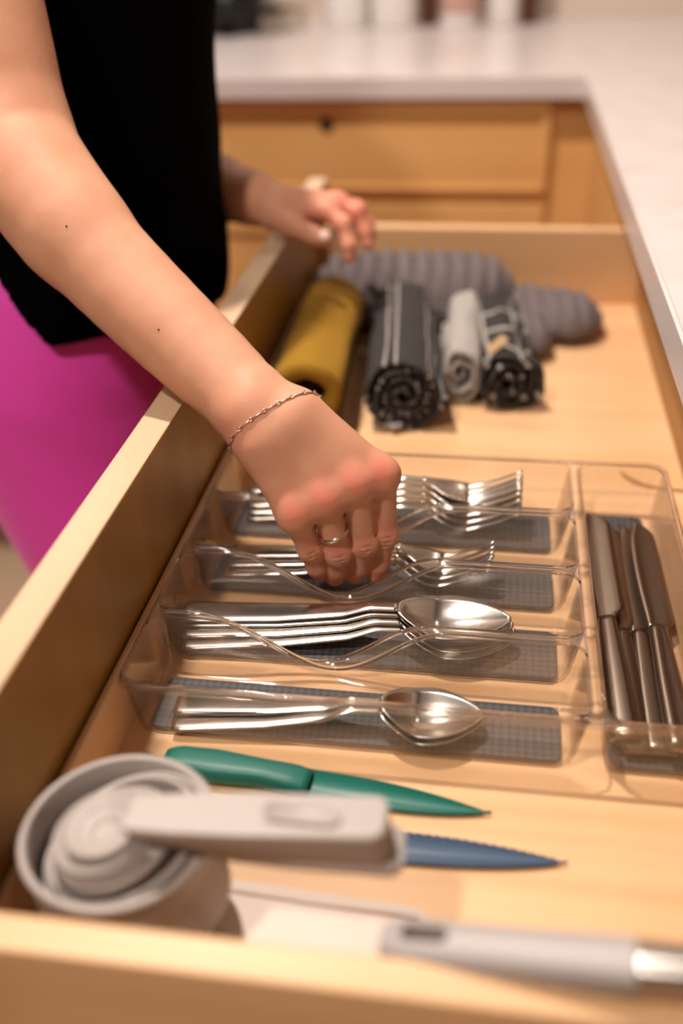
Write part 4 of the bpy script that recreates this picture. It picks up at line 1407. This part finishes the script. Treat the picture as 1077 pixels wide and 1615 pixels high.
# bracelet: little bars joined by tiny links
ba = Vector(WR - FORE[-1][0]).normalized()
c = Vector(WR) * .72 + Vector(FORE[-1][0]) * .28
lp = surf_loop(c, ba - Vector(wv) * .25, 96, .0009, .05)
tot = [0]
for a, b2 in zip(lp, lp[1:] + lp[:1]): tot.append(tot[-1] + (b2 - a).length)
def at_len(s_):
    s_ %= tot[-1]
    k = max(i for i in range(len(tot)) if tot[i] <= s_ + 1e-9); k = min(k, len(lp) - 1)
    q = (s_ - tot[k]) / max(1e-9, tot[k + 1] - tot[k]); return lp[k].lerp(lp[(k + 1) % len(lp)], q)
nseg = 20; stp = tot[-1] / nseg
BR = link('bracelet', tube(bmesh.new(), [at_len(s_ * stp / 4) for s_ in range(4)], .00035, 6), silver, PER)
for k in range(nseg):
    p0 = at_len(k * stp + .0009); p1 = at_len((k + 1) * stp - .0009)
    link('bar', tube(bmesh.new(), [p0, p0.lerp(p1, .5), p1], [.0006, .00045, .0006], 8), silver, BR)
    pc_ = at_len(k * stp); tg_ = (at_len(k * stp + .0004) - at_len(k * stp - .0004)).normalized(); s2_ = tg_.cross(back).normalized(); t3 = s2_.cross(tg_)
    bm = bmesh.new(); n_ = 12
    pr = [pc_ + tg_ * (.0011 * math.cos(2 * math.pi * j / n_)) + s2_ * (.0011 * math.sin(2 * math.pi * j / n_)) for j in range(n_ + 1)]
    tube(bm, pr, .00032, 6, False); link('link', bm, silver, BR)
# two small moles on the forearm
for mp_ in ((-.2010, .5350, .1830), (-.262, .58, .23)):
    pt = bvh.find_nearest(Vector(mp_))
    bm = bmesh.new(); bmesh.ops.create_icosphere(bm, subdivisions=2, radius=.0007)
    for v in bm.verts: v.co = v.co + pt[0]
    link('mole', bm, mat('mole_brown', (.16, .05, .03), .6), PER)

# ------------------------------------------------------------------ things at the back of the far worktop
CT = .169
t = thing('potted_plant', 'dark green bushy plant in a black pot at the back of the far worktop', 'plant', (-.53, 2.10, CT))
link('pot', lathe(bmesh.new(), [(0, 0), (.05, 0), (.07, .09), (.064, .09), (.062, .08), (0, .08)], -.53, 2.10, 32, CT), pot_black, t)
bm = bmesh.new(); rnd = random.Random(4)
for k in range(260):
    a = rnd.uniform(0, 6.28); r = rnd.uniform(.01, .125); z = CT + rnd.uniform(.03, .24) - r * .6
    c = Vector((-.53 + r * math.cos(a), 2.10 + r * .8 * math.sin(a), max(CT + .038, z))); d = Vector((math.cos(a), math.sin(a), rnd.uniform(-.4, .6))).normalized() * .032; s_ = d.cross(Vector((0, 0, 1))).normalized() * .011
    vs = [bm.verts.new(p) for p in (c - d, c + s_, c + d, c - s_)]
    bm.faces.new(vs)
fo = tag(link('foliage', bm, dark_green, t, smooth=False), kind='stuff')


def canister(x, y, r, h, m, label, band=None, lid=None, cat='canister', nm='canister'):
    t = thing(nm, label, cat, (x, y, CT))
    link('body', lathe(bmesh.new(), [(0, 0), (r * .96, 0), (r, .006), (r, h - .004), (r * .97, h), (0, h)], x, y, 40, CT), m, t)
    link('lid', lathe(bmesh.new(), [(r * 1.02, h + .0005), (r * 1.02, h + .012), (r * .9, h + .018), (r * .2, h + .018), (r * .2, h + .03), (0, h + .03)], x, y, 40, CT), lid or m, t)
    if band: link('label_band', lathe(bmesh.new(), [(r * 1.004, h * .15), (r * 1.012, h * .16), (r * 1.012, h * .7), (r * 1.004, h * .71)], x, y, 40, CT), band, t)


canister(-.318, 2.17, .046, .15, white_plastic, 'wide white canister, left one of the pair beside the dark bottle')
canister(-.222, 2.17, .046, .15, white_plastic, 'wide white canister touching the dark bottle, right one of the pair')
canister(-.155, 2.19, .018, .16, amber, 'slim dark bottle between the white canisters on the far worktop', lid=pot_black, cat='bottle', nm='bottle')
canister(-.095, 2.17, .036, .14, white_plastic, 'white jar with a rose coloured band on the far worktop', band=pink_label, cat='jar', nm='jar')
canister(-.010, 2.18, .030, .15, white_plastic, 'plain narrow white jar next to the brown bottle on the far worktop', cat='jar', nm='jar')
canister(.040, 2.19, .017, .17, amber, 'brown glass bottle at the right end of the things on the far worktop', lid=white_plastic, cat='bottle', nm='bottle')
print('person etc', __import__('time').time() - T0_)
